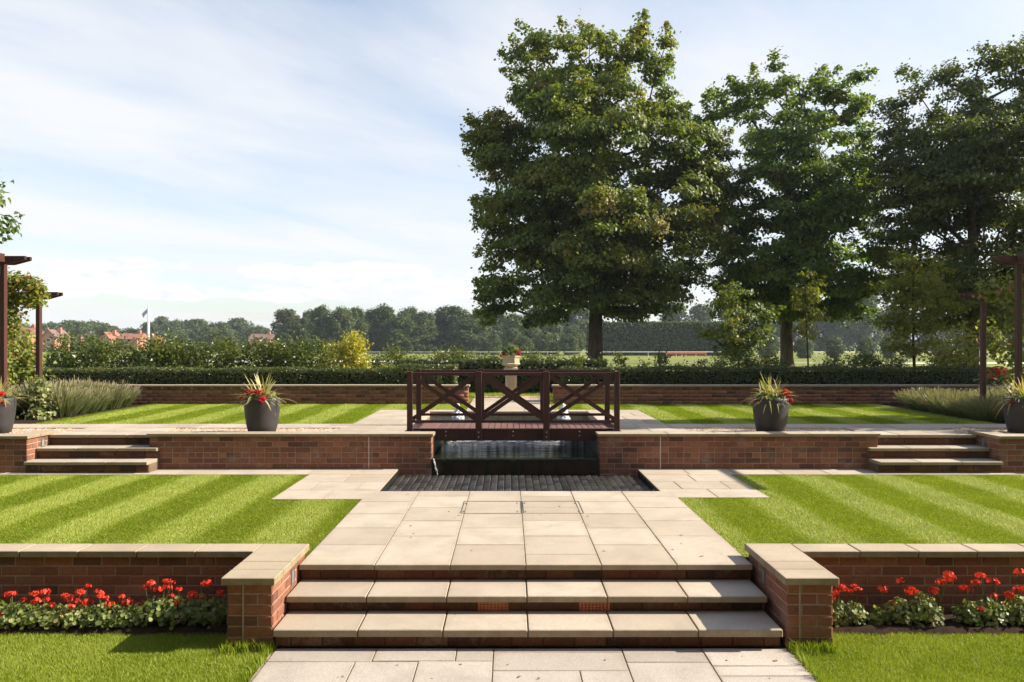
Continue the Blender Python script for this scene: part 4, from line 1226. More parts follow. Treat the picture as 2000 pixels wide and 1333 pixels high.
# ------------------------------------------------------------------ shrubs behind the hedge
def bush_meshes(seed, mat, w_, h_, n_leaf, leaf, gaps=.3, tmean=.45, upright=.26):
    g = np.random.default_rng(seed)
    nb = 26
    cs = np.column_stack([g.normal(0, w_ * .24, nb), g.normal(0, w_ * .2, nb), h_ * (.12 + .82 * g.random(nb) ** .85)])
    cs[:, :2] *= (1.15 - .55 * (cs[:, 2:3] / h_))
    parts = []
    for c in cs:
        n = int(n_leaf / nb * g.uniform(.5, 1.5))
        t = g.random(n)
        loc = np.clip(g.normal(0, 1, (n, 3)), -1.7, 1.7) * np.array([.13, .13, .16]) * w_ * (.7 + .5 * g.random())
        nr = unit(np.array([0, -.15, .6]) + g.normal(0, .6, (n, 3)))
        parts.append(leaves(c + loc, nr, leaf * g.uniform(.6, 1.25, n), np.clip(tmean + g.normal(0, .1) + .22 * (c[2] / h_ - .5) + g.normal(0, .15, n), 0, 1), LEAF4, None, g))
        if g.random() < .6:                         # upright shoot
            m_ = 22
            t = g.random(m_)
            pp = c + np.column_stack([g.normal(0, .03, m_) + .12 * t * g.normal(), g.normal(0, .03, m_), t * .38 * h_ * upright])
            parts.append(leaves(pp, g.normal(size=(m_, 3)) + np.array([0, 0, .4]), leaf * g.uniform(.6, 1, m_), np.clip(tmean + .25 + g.normal(0, .15, m_), 0, 1), LEAF4, None, g))
    v, f, t = merge(parts)
    v[:, 2] = np.maximum(v[:, 2], 0.02)
    segs = [((0, 0, 0), c * np.array([.6, .6, .8]), .018, .005) for c in cs[:12]]
    sv, sf = tube_mesh_parts([(np.array(a, float), b, r0, r1) for a, b, r0, r1 in segs], 5)
    return np_mesh('foliage', v, f, M[mat], t), np_mesh('stem', sv, sf, M['twig'])
BEECH = [bush_meshes(100 + k, 'leaf_beech', 1.35, 1.55, 2500, .08, tmean=.52) for k in range(5)]
SPARSE = [bush_meshes(120 + k, 'leaf_beech', .62, 1.15, 330, .075, tmean=.42) for k in range(4)]
DARK = [bush_meshes(140 + k, 'leaf_yew', 1.5, 1.5, 1700, .085, tmean=.45) for k in range(2)]
def bush(name, meshes, loc, sc, label, group, rz, cat='shrub'):
    root = empty(name, loc, label, cat, group, rz)
    root.scale = sc
    for nm, me in zip(('foliage', 'stem'), meshes):
        link(bpy.data.objects.new(nm, me), root)
    return root
g = np.random.default_rng(5)
ordn = ['first', 'second', 'third', 'fourth', 'fifth', 'sixth', 'seventh', 'eighth', 'ninth', 'tenth', 'eleventh', 'twelfth', 'thirteenth', 'fourteenth', 'fifteenth', 'sixteenth', 'seventeenth', 'eighteenth', 'nineteenth', 'twentieth']
tops = [(105, 655), (155, 640), (205, 650), (255, 652), (300, 645), (350, 640), (395, 655), (440, 645), (490, 648), (535, 655), (585, 640), (630, 650)]
for k, (px, py) in enumerate(tops):
    Y = 20.2 + g.uniform(-.5, .7)
    z0 = ground_z(Y)
    H = CZ - (py + 9 - VY) * Y / FPX - z0
    bush('hornbeam_shrub', BEECH[k % 5], ((px - VX) * Y / FPX, Y, z0), (1.05, 1, H / 1.72), ordn[k] + ' leafy hornbeam shrub from the left above the left clipped hedge', 'hornbeam shrubs behind the left hedge', g.uniform(0, 6.28))
k = 0
for px, py in ((735, 690), (775, 668), (820, 685), (865, 676), (905, 684), (945, 688), (1035, 684), (1075, 682)):
    Y = 20.8 + g.uniform(-.4, .6)
    z0 = ground_z(Y)
    H = CZ - (py - VY) * Y / FPX - z0
    bush('hornbeam_shrub', BEECH[(k * 2 + 1) % 5], ((px - VX) * Y / FPX, Y, z0), (.72, .8, H / 1.72), ordn[k] + ' low dark shrub right of the golden shrub, in the gap round the urn', 'dark shrubs behind the urn', g.uniform(0, 6.28)); k += 1
k = 0
for px, py in ((1125, 678), (1180, 686), (1212, 676), (1255, 690), (1290, 672), (1330, 694), (1365, 692), (1410, 690), (1455, 688), (1500, 690), (1610, 692), (1650, 690), (1700, 686), (1745, 690), (1850, 684), (1880, 678)):
    Y = 19.8 + g.uniform(-.5, .7)
    z0 = ground_z(Y)
    H = CZ - (py - VY) * Y / FPX - z0
    ms = SPARSE[k % 4] if px < 1400 else BEECH[k % 5]
    s_ = .85 if px < 1400 else .6
    bush('hornbeam_sapling', ms, ((px - VX) * Y / FPX, Y, z0), (s_, .8, H / (1.3 if px < 1400 else 1.75)), ordn[k] + ' thin sapling from the urn, poking above the right clipped hedge', 'saplings behind the right hedge', g.uniform(0, 6.28)); k += 1
# golden shrub
gold = bush_meshes(160, 'leaf_gold', 1.0, 1.15, 3200, .07, tmean=.5)
Y = 19.2
bush('golden_shrub', gold, ((684 - VX) * Y / FPX, Y, .45), (1.05, 1.0, 1.22), 'bright yellow-green golden shrub rising above the left clipped hedge', None, .6)
gold2 = bush_meshes(161, 'leaf_young', .8, .6, 700, .06, tmean=.6)
bush('golden_shrub', gold2, ((748 - VX) * 18.2 / FPX, 18.2, .72), (.7, .7, .8), 'low lime-green tuft just above the left clipped hedge', None, 1.2)

# clipped hedges: dark core with a leafy skin
def hedge(label, x0, x1, y0, y1, z0, z1, n, seed, mat='leaf_yew', leaf=.042, tmean=.46):
    g = np.random.default_rng(seed)
    root = empty('clipped_hedge', ((x0 + x1) / 2, (y0 + y1) / 2, z0), label, 'hedge')
    lx, ly, lz = x1 - x0, y1 - y0, z1 - z0
    areas = np.array([lx * lz, lx * ly, ly * lz, ly * lz, lx * lz * .5])
    side = g.choice(5, n, p=areas / areas.sum())
    u, v = g.random(n), g.random(n)
    p = np.zeros((n, 3)); nr = np.zeros((n, 3))
    wav = lambda a, b: .014 * np.sin(a * 2.1 + b * 3) + .010 * np.sin(a * 5.3 + 1)
    for s, (px_, py_, pz_, nn) in enumerate(((u * lx, 0 * u, v * lz, (0, -1, .25)), (u * lx, v * ly, 0 * u + lz, (0, -.1, 1)), (0 * u, u * ly, v * lz, (-1, 0, .25)), (0 * u + lx, u * ly, v * lz, (1, 0, .25)), (u * lx, 0 * u + ly, v * lz, (0, 1, .25)))):
        m_ = side == s
        p[m_] = np.column_stack([px_, py_, pz_])[m_]; nr[m_] = nn
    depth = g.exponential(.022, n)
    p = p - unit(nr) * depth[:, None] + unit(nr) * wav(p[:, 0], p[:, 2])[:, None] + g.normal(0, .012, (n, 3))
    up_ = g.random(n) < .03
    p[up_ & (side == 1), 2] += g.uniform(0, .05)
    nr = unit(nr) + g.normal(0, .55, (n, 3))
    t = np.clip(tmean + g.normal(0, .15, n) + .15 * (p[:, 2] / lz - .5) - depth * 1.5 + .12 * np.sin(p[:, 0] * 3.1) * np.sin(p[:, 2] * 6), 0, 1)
    p += np.array([-lx / 2, -ly / 2, 0])
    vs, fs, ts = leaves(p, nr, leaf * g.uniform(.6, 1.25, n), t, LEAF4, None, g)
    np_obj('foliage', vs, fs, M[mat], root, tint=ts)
    MB().box(-lx / 2 + .09, lx / 2 - .09, -ly / 2 + .09, ly / 2 - .09, 0, lz - .09).obj('twig_core', M['hedgecore'], root)
    return root
M['hedgecore'] = plain('hedge_twigs', (0.018, 0.02, 0.008), .95, .05, .5, 20, .5)
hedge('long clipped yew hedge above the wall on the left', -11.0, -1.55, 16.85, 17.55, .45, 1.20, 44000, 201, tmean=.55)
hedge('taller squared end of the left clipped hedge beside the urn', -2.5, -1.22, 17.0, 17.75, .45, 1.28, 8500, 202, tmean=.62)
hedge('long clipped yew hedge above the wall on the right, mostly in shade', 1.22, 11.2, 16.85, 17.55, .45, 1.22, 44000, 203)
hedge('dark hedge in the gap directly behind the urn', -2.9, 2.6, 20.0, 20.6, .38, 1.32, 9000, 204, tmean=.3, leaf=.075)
hedge('low clipped box edging in the right lavender bed', 8.3, 10.8, 15.2, 15.5, UZ, .84, 4000, 205, leaf=.035)

# ------------------------------------------------------------------ lavender
def lavender_meshes(seed, w_=.42, h_=.46, n=800):
    g = np.random.default_rng(seed)
    a = g.uniform(0, 6.28, n); r = np.sqrt(g.random(n))
    root_ = np.column_stack([np.cos(a) * r * w_ * .4, np.sin(a) * r * w_ * .4, np.zeros(n)])
    hh = h_ * g.uniform(.55, 1.1, n) * (1.05 - .3 * r)
    tip = root_ + np.column_stack([np.cos(a) * r * w_ * .55, np.sin(a) * r * w_ * .55, hh]) + g.normal(0, .02, (n, 3))
    b = g.uniform(0, 6.28, n)
    wv = np.column_stack([np.cos(b), np.sin(b), np.zeros(n)]) * .0045
    m_ = root_ * .45 + tip * .55 + np.array([0, 0, .04])
    k1 = root_ * .12 + tip * .88
    vs = np.stack([root_ - wv, root_ + wv, m_ + wv, m_ - wv, k1 + wv * .8, k1 - wv * .8, tip + wv * 1.1, tip - wv * 1.1], 1).reshape(-1, 3)
    fs = np.concatenate([np.stack([np.arange(n) * 8 + i for i in q], 1) for q in ((0, 1, 2, 3), (3, 2, 4, 5), (5, 4, 6, 7))])
    base = np.clip(g.normal(.42, .15, n), 0, .75)
    ts = np.stack([base * .4, base * .4, base, base, base + .15, base + .15, np.where(g.random(n) < .7, 1.0, base + .2), np.where(g.random(n) < .7, 1.0, base + .2)], 1).ravel()
    return np_mesh('lavender', vs, fs, M['lavender'], np.clip(ts, 0, 1))
LAV = [lavender_meshes(210 + k) for k in range(4)]
g = np.random.default_rng(9)
for side in (-1, 1):
    k = 0
    for row, yy in enumerate(np.arange(12.75, 16.1, .42)):
        for xx in np.arange(8.15, 9.9, .44):
            if side > 0 and (yy > 15.2 or xx > 9.7): continue
            if side < 0 and yy < 13.5 and xx < 8.9: continue
            o = bpy.data.objects.new('lavender_plant', LAV[k % 4])
            o.location = (side * (xx + g.uniform(-.06, .06)), yy + g.uniform(-.06, .06), UZ - .01)
            o.rotation_euler = (0, 0, g.uniform(0, 6.28))
            s_ = g.uniform(.85, 1.1); o.scale = (1.2 * s_, 1.2 * s_, s_ * (1.22 if side < 0 else .9))
            link(o); k += 1
            tag(o, ordn[int(round((xx - 8.15) / .44))] + ' lavender plant from the lawn in the ' + ordn[row] + ' row from the path, ' + ('left bed' if side < 0 else 'right bed'), 'lavender', ('left' if side < 0 else 'right') + ' lavender bed')
for sx in (-1, 1):
    x0, x1 = (-12, -7.81) if sx < 0 else (8.01, 12)
    o = MB().box(x0, x1, 12.23, 16.6, 0.0, UZ - .015).obj('planting_bed', M['soil']); tag(o, 'soil of the ' + ('left' if sx < 0 else 'right') + ' lavender bed', None, None, 'structure')
o = MB().box(-12, 12, 16.62, 20.4, 0.0, UZ - .05).obj('hedge_bed', M['soil']); tag(o, 'soil below the clipped hedges', None, None, 'structure')
# ------------------------------------------------------------------ geraniums
PET = (np.array([(0, 0, 0), (.55, -.38, .12), (1.0, -.2, .05), (1.0, .2, .05), (.55, .38, .12)], float), np.array([(0, 1, 2), (0, 2, 3), (0, 3, 4)]))
def flower_head(g, c, r, n_flo=26):
    """round cluster of five-petalled florets"""
    parts = []
    v = unit(g.normal(size=(n_flo, 3))); v[:, 2] = np.abs(v[:, 2]) * 1.0 - .25
    v = unit(v)
    pos = c + v * np.array([1.1, 1.0, .8]) * r * g.uniform(.55, 1.25, n_flo)[:, None]
    for k in range(5):
        a = k * 2 * np.pi / 5 + g.uniform(0, 6.28, n_flo)[0]
        ref = unit(np.cross(v, np.array([.3, .2, .9]))); bi = np.cross(v, ref)
        u = ref * math.cos(a) + bi * math.sin(a)
        tv, tf = PET
        sz = r * .42 * g.uniform(.8, 1.15, n_flo)[:, None, None]
        w_ = np.cross(v, u)
        vs = (pos[:, None, :] + sz * (u[:, None, :] * tv[None, :, 0:1] + w_[:, None, :] * tv[None, :, 1:2] + v[:, None, :] * tv[None, :, 2:3])).reshape(-1, 3)
        fs = (tf[None] + (np.arange(n_flo) * 5)[:, None, None]).reshape(-1, 3)
        parts.append((vs, fs, np.repeat(np.clip(g.normal(.5, .22, n_flo), 0, 1), 5)))
    return merge(parts)

def geranium(root, c, w_, h_, heads, seed, n_leaf=95, leaf=.031, fmat='petal', hr=.038, tmean=.55):
    """c: foot of the plant; heads: list of points for the flower clusters (relative to c)"""
    g = np.random.default_rng(seed)
    n = n_leaf
    a = g.uniform(0, 6.28, n); r = np.sqrt(g.random(n))
    z = h_ * (.15 + .85 * g.random(n) ** .8)
    pos = c + np.column_stack([np.cos(a) * r * w_ * .5, np.sin(a) * r * w_ * .42, z * (1.05 - .45 * r)])
    nr = np.column_stack([np.cos(a) * r, np.sin(a) * r - .25, np.full(n, .75)]) + g.normal(0, .4, (n, 3))
    vs, fs, ts = leaves(pos, nr, leaf * g.uniform(.6, 1.25, n), np.clip(g.normal(tmean, .25, n), 0, 1), LEAFR, None, g)
    np_obj('foliage', vs, fs, M['leaf_geranium'], root, tint=ts)
    mb = MB()
    for hd in heads:
        p = Vector(c) + Vector(hd)
        b = Vector(c) + Vector((hd[0] * .35, hd[1] * .35, .02))
        mb.tube([b, b.lerp(p, .55) + Vector((0, 0, .015)), p], [.005, .004, .003], 5, False)
    for k in range(6):
        t = g.uniform(0, 6.28); rr_ = w_ * .35
        mb.tube([Vector(c), Vector(c) + Vector((math.cos(t) * rr_, math.sin(t) * rr_, h_ * .7))], [.007, .004], 5, False)
    mb.obj('stems', M['stemgreen'], root)
    for hd in heads:
        v, f, t = flower_head(g, np.array(c) + np.array(hd), hr * g.uniform(.62, 1.25), int(g.integers(12, 26)))
        np_obj('flower_head', v, f, M[fmat], root, tint=t)
M['stemgreen'] = plain('green_stem', (0.07, 0.085, 0.025), .7, .2, .3, 20, .1)

YB = 5.76
def bed_plants(side, plants):
    for k, (px, w_px, top_px, heads) in enumerate(plants):
        kx = YB / FPX
        x = (px - VX) * kx
        root_z = GZ + .02
        h_ = CZ - (top_px - VY) * kx - root_z
        hd = []
        for (hx, hy) in heads:
            jy = random.uniform(-.07, .05)
            hd.append(((hx - px) * kx, jy, CZ - (hy - VY) * kx - root_z))
        if side < 0: lab = ordn[len(plants) - 1 - k] + ' red geranium plant to the left of the left pier'
        else: lab = ordn[k] + ' red geranium plant to the right of the right pier'
        root = empty('geranium_plant', (x, YB, root_z), lab, 'geranium', ('left' if side < 0 else 'right') + ' geranium bed')
        geranium(root, np.array([0, 0, 0.0]), w_px * kx, max(h_, .1), hd, 300 + k + (50 if side > 0 else 0), int(200 + w_px * 2.4), hr=.031)
bed_plants(-1, [(-40, 100, 1165, [(-20, 1165), (-60, 1150)]), (25, 95, 1180, [(14, 1165), (22, 1160), (5, 1198), (40, 1176)]), (85, 90, 1180, [(62, 1163), (66, 1178), (92, 1156), (90, 1172), (103, 1182)]),
                (145, 90, 1182, [(133, 1160), (130, 1172), (150, 1175), (145, 1182), (157, 1158), (166, 1148)]), (200, 90, 1180, [(170, 1178), (188, 1162), (196, 1166), (200, 1173)]),
                (245, 80, 1185, [(222, 1175), (240, 1165), (246, 1176), (270, 1183)]), (300, 80, 1165, [(278, 1152), (295, 1140), (312, 1150), (325, 1136), (336, 1138), (323, 1150)]),
                (345, 80, 1165, [(330, 1168), (357, 1146), (350, 1173), (316, 1198), (326, 1196)]), (400, 85, 1165, [(375, 1165), (385, 1160), (405, 1142), (392, 1172)]), (435, 50, 1170, [(433, 1154)])])
bed_plants(1, [(1633, 50, 1172, [(1625, 1168), (1640, 1145), (1635, 1160), (1645, 1150)]), (1665, 55, 1175, [(1660, 1155), (1672, 1150), (1668, 1145)]), (1715, 34, 1186, [(1731, 1156), (1746, 1181)]),
               (1760, 55, 1165, [(1765, 1138), (1775, 1152)]), (1805, 70, 1162, [(1792, 1166), (1823, 1152), (1818, 1150), (1842, 1140), (1847, 1126), (1852, 1122)]), (1895, 55, 1172, [(1890, 1152), (1913, 1142), (1905, 1184), (1922, 1202)]),
               (1935, 70, 1165, [(1912, 1124), (1925, 1128), (1932, 1133), (1947, 1168), (1968, 1165), (1972, 1162)]), (1990, 60, 1160, [(1997, 1122), (2003, 1120), (1985, 1150)]), (2050, 80, 1165, [(2040, 1150), (2060, 1140)])])

# ------------------------------------------------------------------ planters with spiky leaves and geraniums
def planter(label, x, y, z, rot, seed, fl_side):
    g = np.random.default_rng(seed)
    root = empty('planter', (x, y, z), label, 'planter', 'charcoal planters along the upper terrace')
    prof = [(.182, 0), (.194, .004), (.222, .12), (.243, .26), (.254, .39), (.256, .48), (.252, .515), (.247, .518), (.232, .515), (.228, .47)]
    pot_ = MB().lathe(prof, (0, 0, 0), 40).obj('pot', M['pot'], root, True)
    MB().lathe([(.229, .465), (.10, .475), (.01, .48)], (0, 0, 0), 20).obj('soil', M['soil'], pot_)
    # strap leaves
    parts = []
    n = 120
    for k in range(n):
        a = g.uniform(0, 6.28); el = R(g.uniform(8, 78)); L = g.uniform(.28, .54)
        wd = .0108 * g.uniform(.8, 1.25)
        d = np.array([math.cos(a) * math.cos(el), math.sin(a) * math.cos(el), math.sin(el)])
        side = np.array([-math.sin(a), math.cos(a), 0])
        m_ = 7
        t = np.linspace(0, 1, m_)
        c = np.array([.05 * g.normal(), .05 * g.normal(), .48]) + d * (L * t)[:, None] + np.array([0, 0, -1]) * (L * (.75 * math.cos(el) + .08) * t ** 2.2 * g.uniform(.3, 1.1))[:, None]
        ww = wd * np.array([.7, 1, 1, .95, .8, .5, .06])
        crease = np.array([0, 0, 1]) * (ww * .35)[:, None]
        v = np.concatenate([c - side * ww[:, None] + crease, c, c + side * ww[:, None] + crease])
        f = [(i, i + 1, m_ + i + 1, m_ + i) for i in range(m_ - 1)] + [(m_ + i, m_ + i + 1, 2 * m_ + i + 1, 2 * m_ + i) for i in range(m_ - 1)]
        b = float(np.clip(g.normal(.5, .2), .1, .95))
        parts.append((v, np.array(f), np.concatenate([np.full(m_, b + .25), np.full(m_, b - .25), np.full(m_, b + .25)])))
    v, f, t = merge(parts)
    np_obj('strap_leaves', v, f, M['strap'], root, tint=np.clip(t, 0, 1))
    hs = []
    for (hx, hy, hz) in fl_side: hs.append((hx, hy, hz))
    geranium(root, np.array([0, -.05, .46]), .46, .15, hs, seed + 1, 120, .05, 'petal_deep', .052, .3)
    return root
YPn = 11.06
planter('charcoal round planter with variegated spiky plant and red flowers, left of the bridge', (512 - VX) * YPn / FPX, YPn, UZ - .008, 0, 401,
        [(-.20, -.08, .10), (-.14, -.1, .17), (-.235, -.05, .05), (.09, -.17, .06), (.06, -.19, .03), (-.05, -.15, .12), (-.25, 0, -.03), (.0, -.1, .14)])
planter('charcoal round planter with spiky plant and red flowers, right of the bridge', (1505 - VX) * YPn / FPX, YPn, UZ - .008, 0, 402,
        [(.20, -.08, .10), (.23, -.1, .02), (-.25, -.04, .02), (.16, -.12, .14), (.25, -.02, .06)])
planter('charcoal planter with spiky plant and red flowers cut off by the left edge', (-8 - VX) * YPn / FPX, YPn, UZ - .008, 0, 403,
        [(.10, -.15, .06), (.16, -.14, .03), (.02, -.18, .08), (.2, -.1, -.02), (.15, -.05, .11), (-.1, -.15, .1)])
planter('charcoal planter with spiky plant and red flowers cut off by the right edge', (1999 - VX) * YPn / FPX, YPn, UZ - .008, 0, 404,
        [(-.21, -.08, .0), (-.24, -.02, -.03), (.1, -.15, .06), (.02, -.18, .08), (.2, -.1, -.02)])

# ------------------------------------------------------------------ stone urn on its pedestal
UY = 18.5
ur = empty('stone_urn', ((998 - VX) * UY / FPX, UY, UZ), 'pale stone urn on a square pedestal at the end of the path', 'urn')
ur.scale = (1.04, 1.04, 1.06)
q = math.pi / 4
MB().lathe([(.26, -.02), (.26, .05), (.235, .07), (.20, .10)], (0, 0, 0), 4, q).obj('plinth', M['urnstone'], ur)
shaft = MB().lathe([(.20, .10), (.185, .12), (.185, .55), (.195, .57), (.245, .62), (.235, .67), (.16, .70)], (0, 0, 0), 4, q).obj('shaft', M['urnstone'], ur)
for dx_, dy_ in ((0, -1), (1, 0), (-1, 0), (0, 1)):    # raised panel on each face of the shaft
    if dy_: MB().box(-.085, .085, dy_ * .131 - .006, dy_ * .131 + .006, .20, .50, .0).obj('panel', M['urnstone'], shaft)
    else: MB().box(dx_ * .131 - .006, dx_ * .131 + .006, -.085, .085, .20, .50, .0).obj('panel', M['urnstone'], shaft)
MB().lathe([(.15, .70), (.17, .72), (.23, .75), (.245, .77), (.22, .79), (.215, .90), (.235, .93), (.238, .96), (.20, .96), (.19, .90)], (0, 0, 0), 8, math.pi / 8).obj('bowl', M['urnstone'], ur)
pr = empty('potted_geranium', ((998 - VX) * UY / FPX, UY, UZ + .98), 'leafy plant with red flowers growing in the stone urn', 'potted plant')
geranium(pr, np.array([0, 0, 0.]), .42, .36, [(-.16, -.1, .08), (-.12, -.12, .05), (.18, -.08, .09), (.16, -.1, .14), (-.19, -.05, .03), (.2, 0, .05)], 411, 110, .07, 'petal_deep', .055, .2)
# smaller stone planters either side, near the pergola
for px, lab in ((40, 'low stone planter with red and orange flowers behind the left pergola post'), (1942, 'low stone planter with crimson flowers behind the right pergola post')):
    Y = 15.6
    rt = empty('stone_planter', ((px - VX) * Y / FPX, Y, UZ), lab, 'planter')
    MB().lathe([(.20, 0), (.20, .06), (.13, .10), (.13, .22), (.25, .34), (.28, .40), (.28, .44), (.23, .44), (.21, .40)], (0, 0, 0), 20).obj('bowl', M['urnstone'], rt, True)
    hs = [(-.22, -.1, .30), (-.12, -.16, .22), (.02, -.18, .30), (.14, -.14, .25), (.24, -.06, .18), (-.25, 0, .2), (.08, -.1, .36), (.2, -.1, .33), (-.05, -.12, .38)]
    geranium(rt, np.array([0, 0, .40]), .7, .38, hs, 420 + px, 130, .07, 'petal_deep' if px > 1000 else 'petal', .065, .25)

# ------------------------------------------------------------------ pergolas
def pergola_post(label, px, Y, ztop, sx, long_beam):
    x = (px - VX) * Y / FPX
    root = empty('pergola', (x, Y, UZ), label, 'pergola')
    W(MB().box(x - .038, x + .038, Y - .038, Y + .038, UZ - .02, ztop, .006).obj('post', M['timber']), root)
    # cross beam with a tapered nose towards the lawn
    zb_, zt = ztop - .02, ztop + .105
    nose, tail = .38, 1.7
    poly = [(x - sx * tail, zb_), (x + sx * .12, zb_), (x + sx * nose, zt - .055), (x + sx * nose, zt), (x - sx * tail, zt)]
    for yo in (-.042 - .045, .042):
        W(MB().prism(poly, 'y', Y + yo, Y + yo + .045).obj('cross_beam', M['timber']), root)
    # posts of the outer row and the long beams
    W(MB().box(x - sx * 1.5 - .042, x - sx * 1.5 + .042, Y - .05, Y + .05, UZ - .02, ztop, .006).obj('post', M['timber']), root)
    if long_beam:
        W(MB().box(x + sx * .06 - .03, x + sx * .06 + .03, Y - 2.2, Y - .10, zb_ + .03, zt + .03, .005).obj('long_beam', M['timber']), root)
    return root
pergola_post('dark timber pergola post and beam standing in the left lavender', 76, 13.36, 2.58, 1, False)
pergola_post('tall dark timber pergola at the left edge, overgrown by a climber', 7, 11.5, 3.0, 1, True)
pergola_post('dark timber pergola post and beam standing in the right lavender', 1920, 13.2, 2.56, -1, False)
pergola_post('tall dark timber pergola at the right edge', 1989, 11.5, 3.0, -1, True)

def vine(name, label, paths, n, leaf, mat, seed, sig=.16, tmean=.5, cat='climber'):
    g = np.random.default_rng(seed)
    a0 = paths[0][0][0]
    root = empty(name, a0, label, cat)
    org = np.array(a0)
    parts = []
    tot = sum(p[2] for p in paths)
    mb = MB()
    for pts, s, wgt in [(p[0], p[1], p[2]) for p in paths]:
        P_ = np.array(pts, float)
        m_ = int(n * wgt / tot)
        seg = g.integers(0, len(P_) - 1, m_); t = g.random(m_)[:, None]
        pos = P_[seg] * (1 - t) + P_[seg + 1] * t + g.normal(0, s, (m_, 3)) * np.array([1, 1, .8])
        out = unit(pos - (P_[seg] * (1 - t) + P_[seg + 1] * t) + 1e-6)
        nr = out * .7 + np.array([0, -.2, .5]) + g.normal(0, .45, (m_, 3))
        tn = np.clip(g.normal(tmean, .2, m_), 0, .9)
        red = (g.random(m_) < .05)
        tn[red] = 1.0
        parts.append(leaves(pos - org, nr, leaf * g.uniform(.6, 1.3, m_), tn, LEAF6, None, g))
        q_ = [Vector(p) - Vector(a0) + Vector((g.normal(0, .02), g.normal(0, .02), 0)) for p in P_]
        mb.tube(q_, .014, 6, False)
    v, f, t = merge(parts)
    np_obj('foliage', v, f, M[mat], root, tint=t)
    mb.obj('stem', M['twig'], root)
    return root
Yv = 11.9
def V(px, py, Y=Yv): return tuple(P(px, py, Y))
vine('climbing_vine', 'yellow-green climber with reddish tips hanging from the left pergola', [
    ([V(4, 770), V(2, 690), V(6, 610), V(10, 545)], .085, 3.4), ([V(-5, 560), V(30, 548), V(58, 555), V(78, 572)], .075, 3.0), ([V(15, 580), V(45, 590), V(75, 588)], .07, 1.4), ([V(-40, 600), V(0, 590), V(30, 620), V(22, 660)], .09, 1.5), ([V(-60, 560), V(-20, 640), V(-30, 720)], .16, 1.8)],
     4600, .055, 'leaf_climber', 501)
vine('climbing_vine', 'bushy climber growing low behind the left pergola post', [([P(40, 745, 14.6), P(35, 700, 14.6), P(42, 660, 14.6)], .20, 2), ([P(15, 740, 14.8), P(10, 690, 14.8)], .2, 1.2), ([P(58, 735, 14.4), P(62, 690, 14.4)], .13, .8)], 1500, .08, 'leaf_climber', 502, tmean=.42)
vine('variegated_ivy', 'cream-edged ivy clothing the foot of the left pergola post', [([P(76, 808, 13.2), P(77, 775, 13.2), P(78, 745, 13.2)], .075, 2), ([P(64, 812, 13.15), P(90, 812, 13.15)], .09, 1)], 900, .055, 'leaf_ivy', 503, cat='ivy')
vine('climbing_vine', 'dark climber with yellow tips on the right pergola', [([P(1985, 740, 11.9), P(1990, 640, 11.9), P(1988, 540, 11.9)], .11, 2), ([P(1960, 560, 12.6), P(1940, 575, 12.6), P(1930, 560, 12.6)], .10, 1), ([P(1935, 640, 13.6), P(1945, 690, 13.6)], .10, .7)], 1500, .075, 'leaf_climber', 504, tmean=.35)
vine('climbing_rose', 'reddish-leaved shrub rose behind the right hedge', [([P(1850, 700, 18.8), P(1870, 670, 18.8), P(1890, 650, 18.8)], .22, 1), ([P(1830, 705, 18.8), P(1900, 690, 18.8)], .2, 1)], 900, .08, 'leaf_climber', 505, tmean=.8, cat='shrub')

# ------------------------------------------------------------------ running rails of the racecourse
def rail(label, x0, x1, Y, ztop, step, r, dip=0.0):
    root = empty('running_rail', ((x0 + x1) / 2, Y, ground_z(Y)), label, 'rail')
    W(MB().tube([(x0, Y, ztop), (x1, Y, ztop + dip)], r, 8).obj('top_rail', M['white'], None, True), root)
    n = int((x1 - x0) / step)
    me = None
    for k in range(n + 1):
        x = x0 + (x1 - x0) * k / n
        p = MB().tube([(x, Y, ground_z(Y) - .1), (x, Y + .25, ztop - .2), (x, Y, ztop)], .035, 6).obj('post', M['white'])
        W(p, root)
rail('near white running rail behind the left hedge', -45, -0.5, 46, .66, 2.6, .09)
rail('near white running rail beyond the right saplings', 3, 40, 47, .55, 2.6, .05)
rail('far white running rail across the field', -90, 110, 135, .38, 6, .055)
ab = empty('race_hurdle', (30.3, 128, ground_z(128)), 'long low orange-red hurdle board on the far field', 'hurdle')
W(MB().box(26.8, 33.8, 128, 128.08, .06, .42).obj('board', M['redboard']), ab)
for k in range(5): W(MB().box(26.9 + 1.68 * k, 27.0 + 1.68 * k, 128.09, 128.19, ground_z(128) - .1, .42).obj('post', M['white']), ab)

# ------------------------------------------------------------------ flagpole
Y = 150.0
fx = (290 - VX) * Y / FPX
fp = empty('flagpole', (fx, Y, ground_z(Y)), 'tall white flagpole with a limp dark flag', 'flagpole')
zt = CZ - (598 - VY) * Y / FPX
W(MB().tube([(fx, Y, ground_z(Y)), (fx, Y, zt)], [.28, .2], 10).obj('pole', M['white'], None, True), fp)
fv, ff = [], []
for i in range(8):
    for j in range(6):
        u, v_ = i / 7, j / 5
        fv.append((fx - .15 - 1.15 * u * (1 - .15 * v_), Y + .15 * math.sin(u * 6 + v_ * 2), zt - .3 - 1.35 * u - 1.0 * v_ * (1 - .25 * u)))
for i in range(7):
    for j in range(5):
        ff.append((i * 6 + j, i * 6 + 6 + j, i * 6 + 7 + j, i * 6 + 1 + j))
fo = W(np_obj('flag', fv, ff, M['flagcloth']), fp)
so = fo.modifiers.new('thick', 'SOLIDIFY'); so.thickness = .02

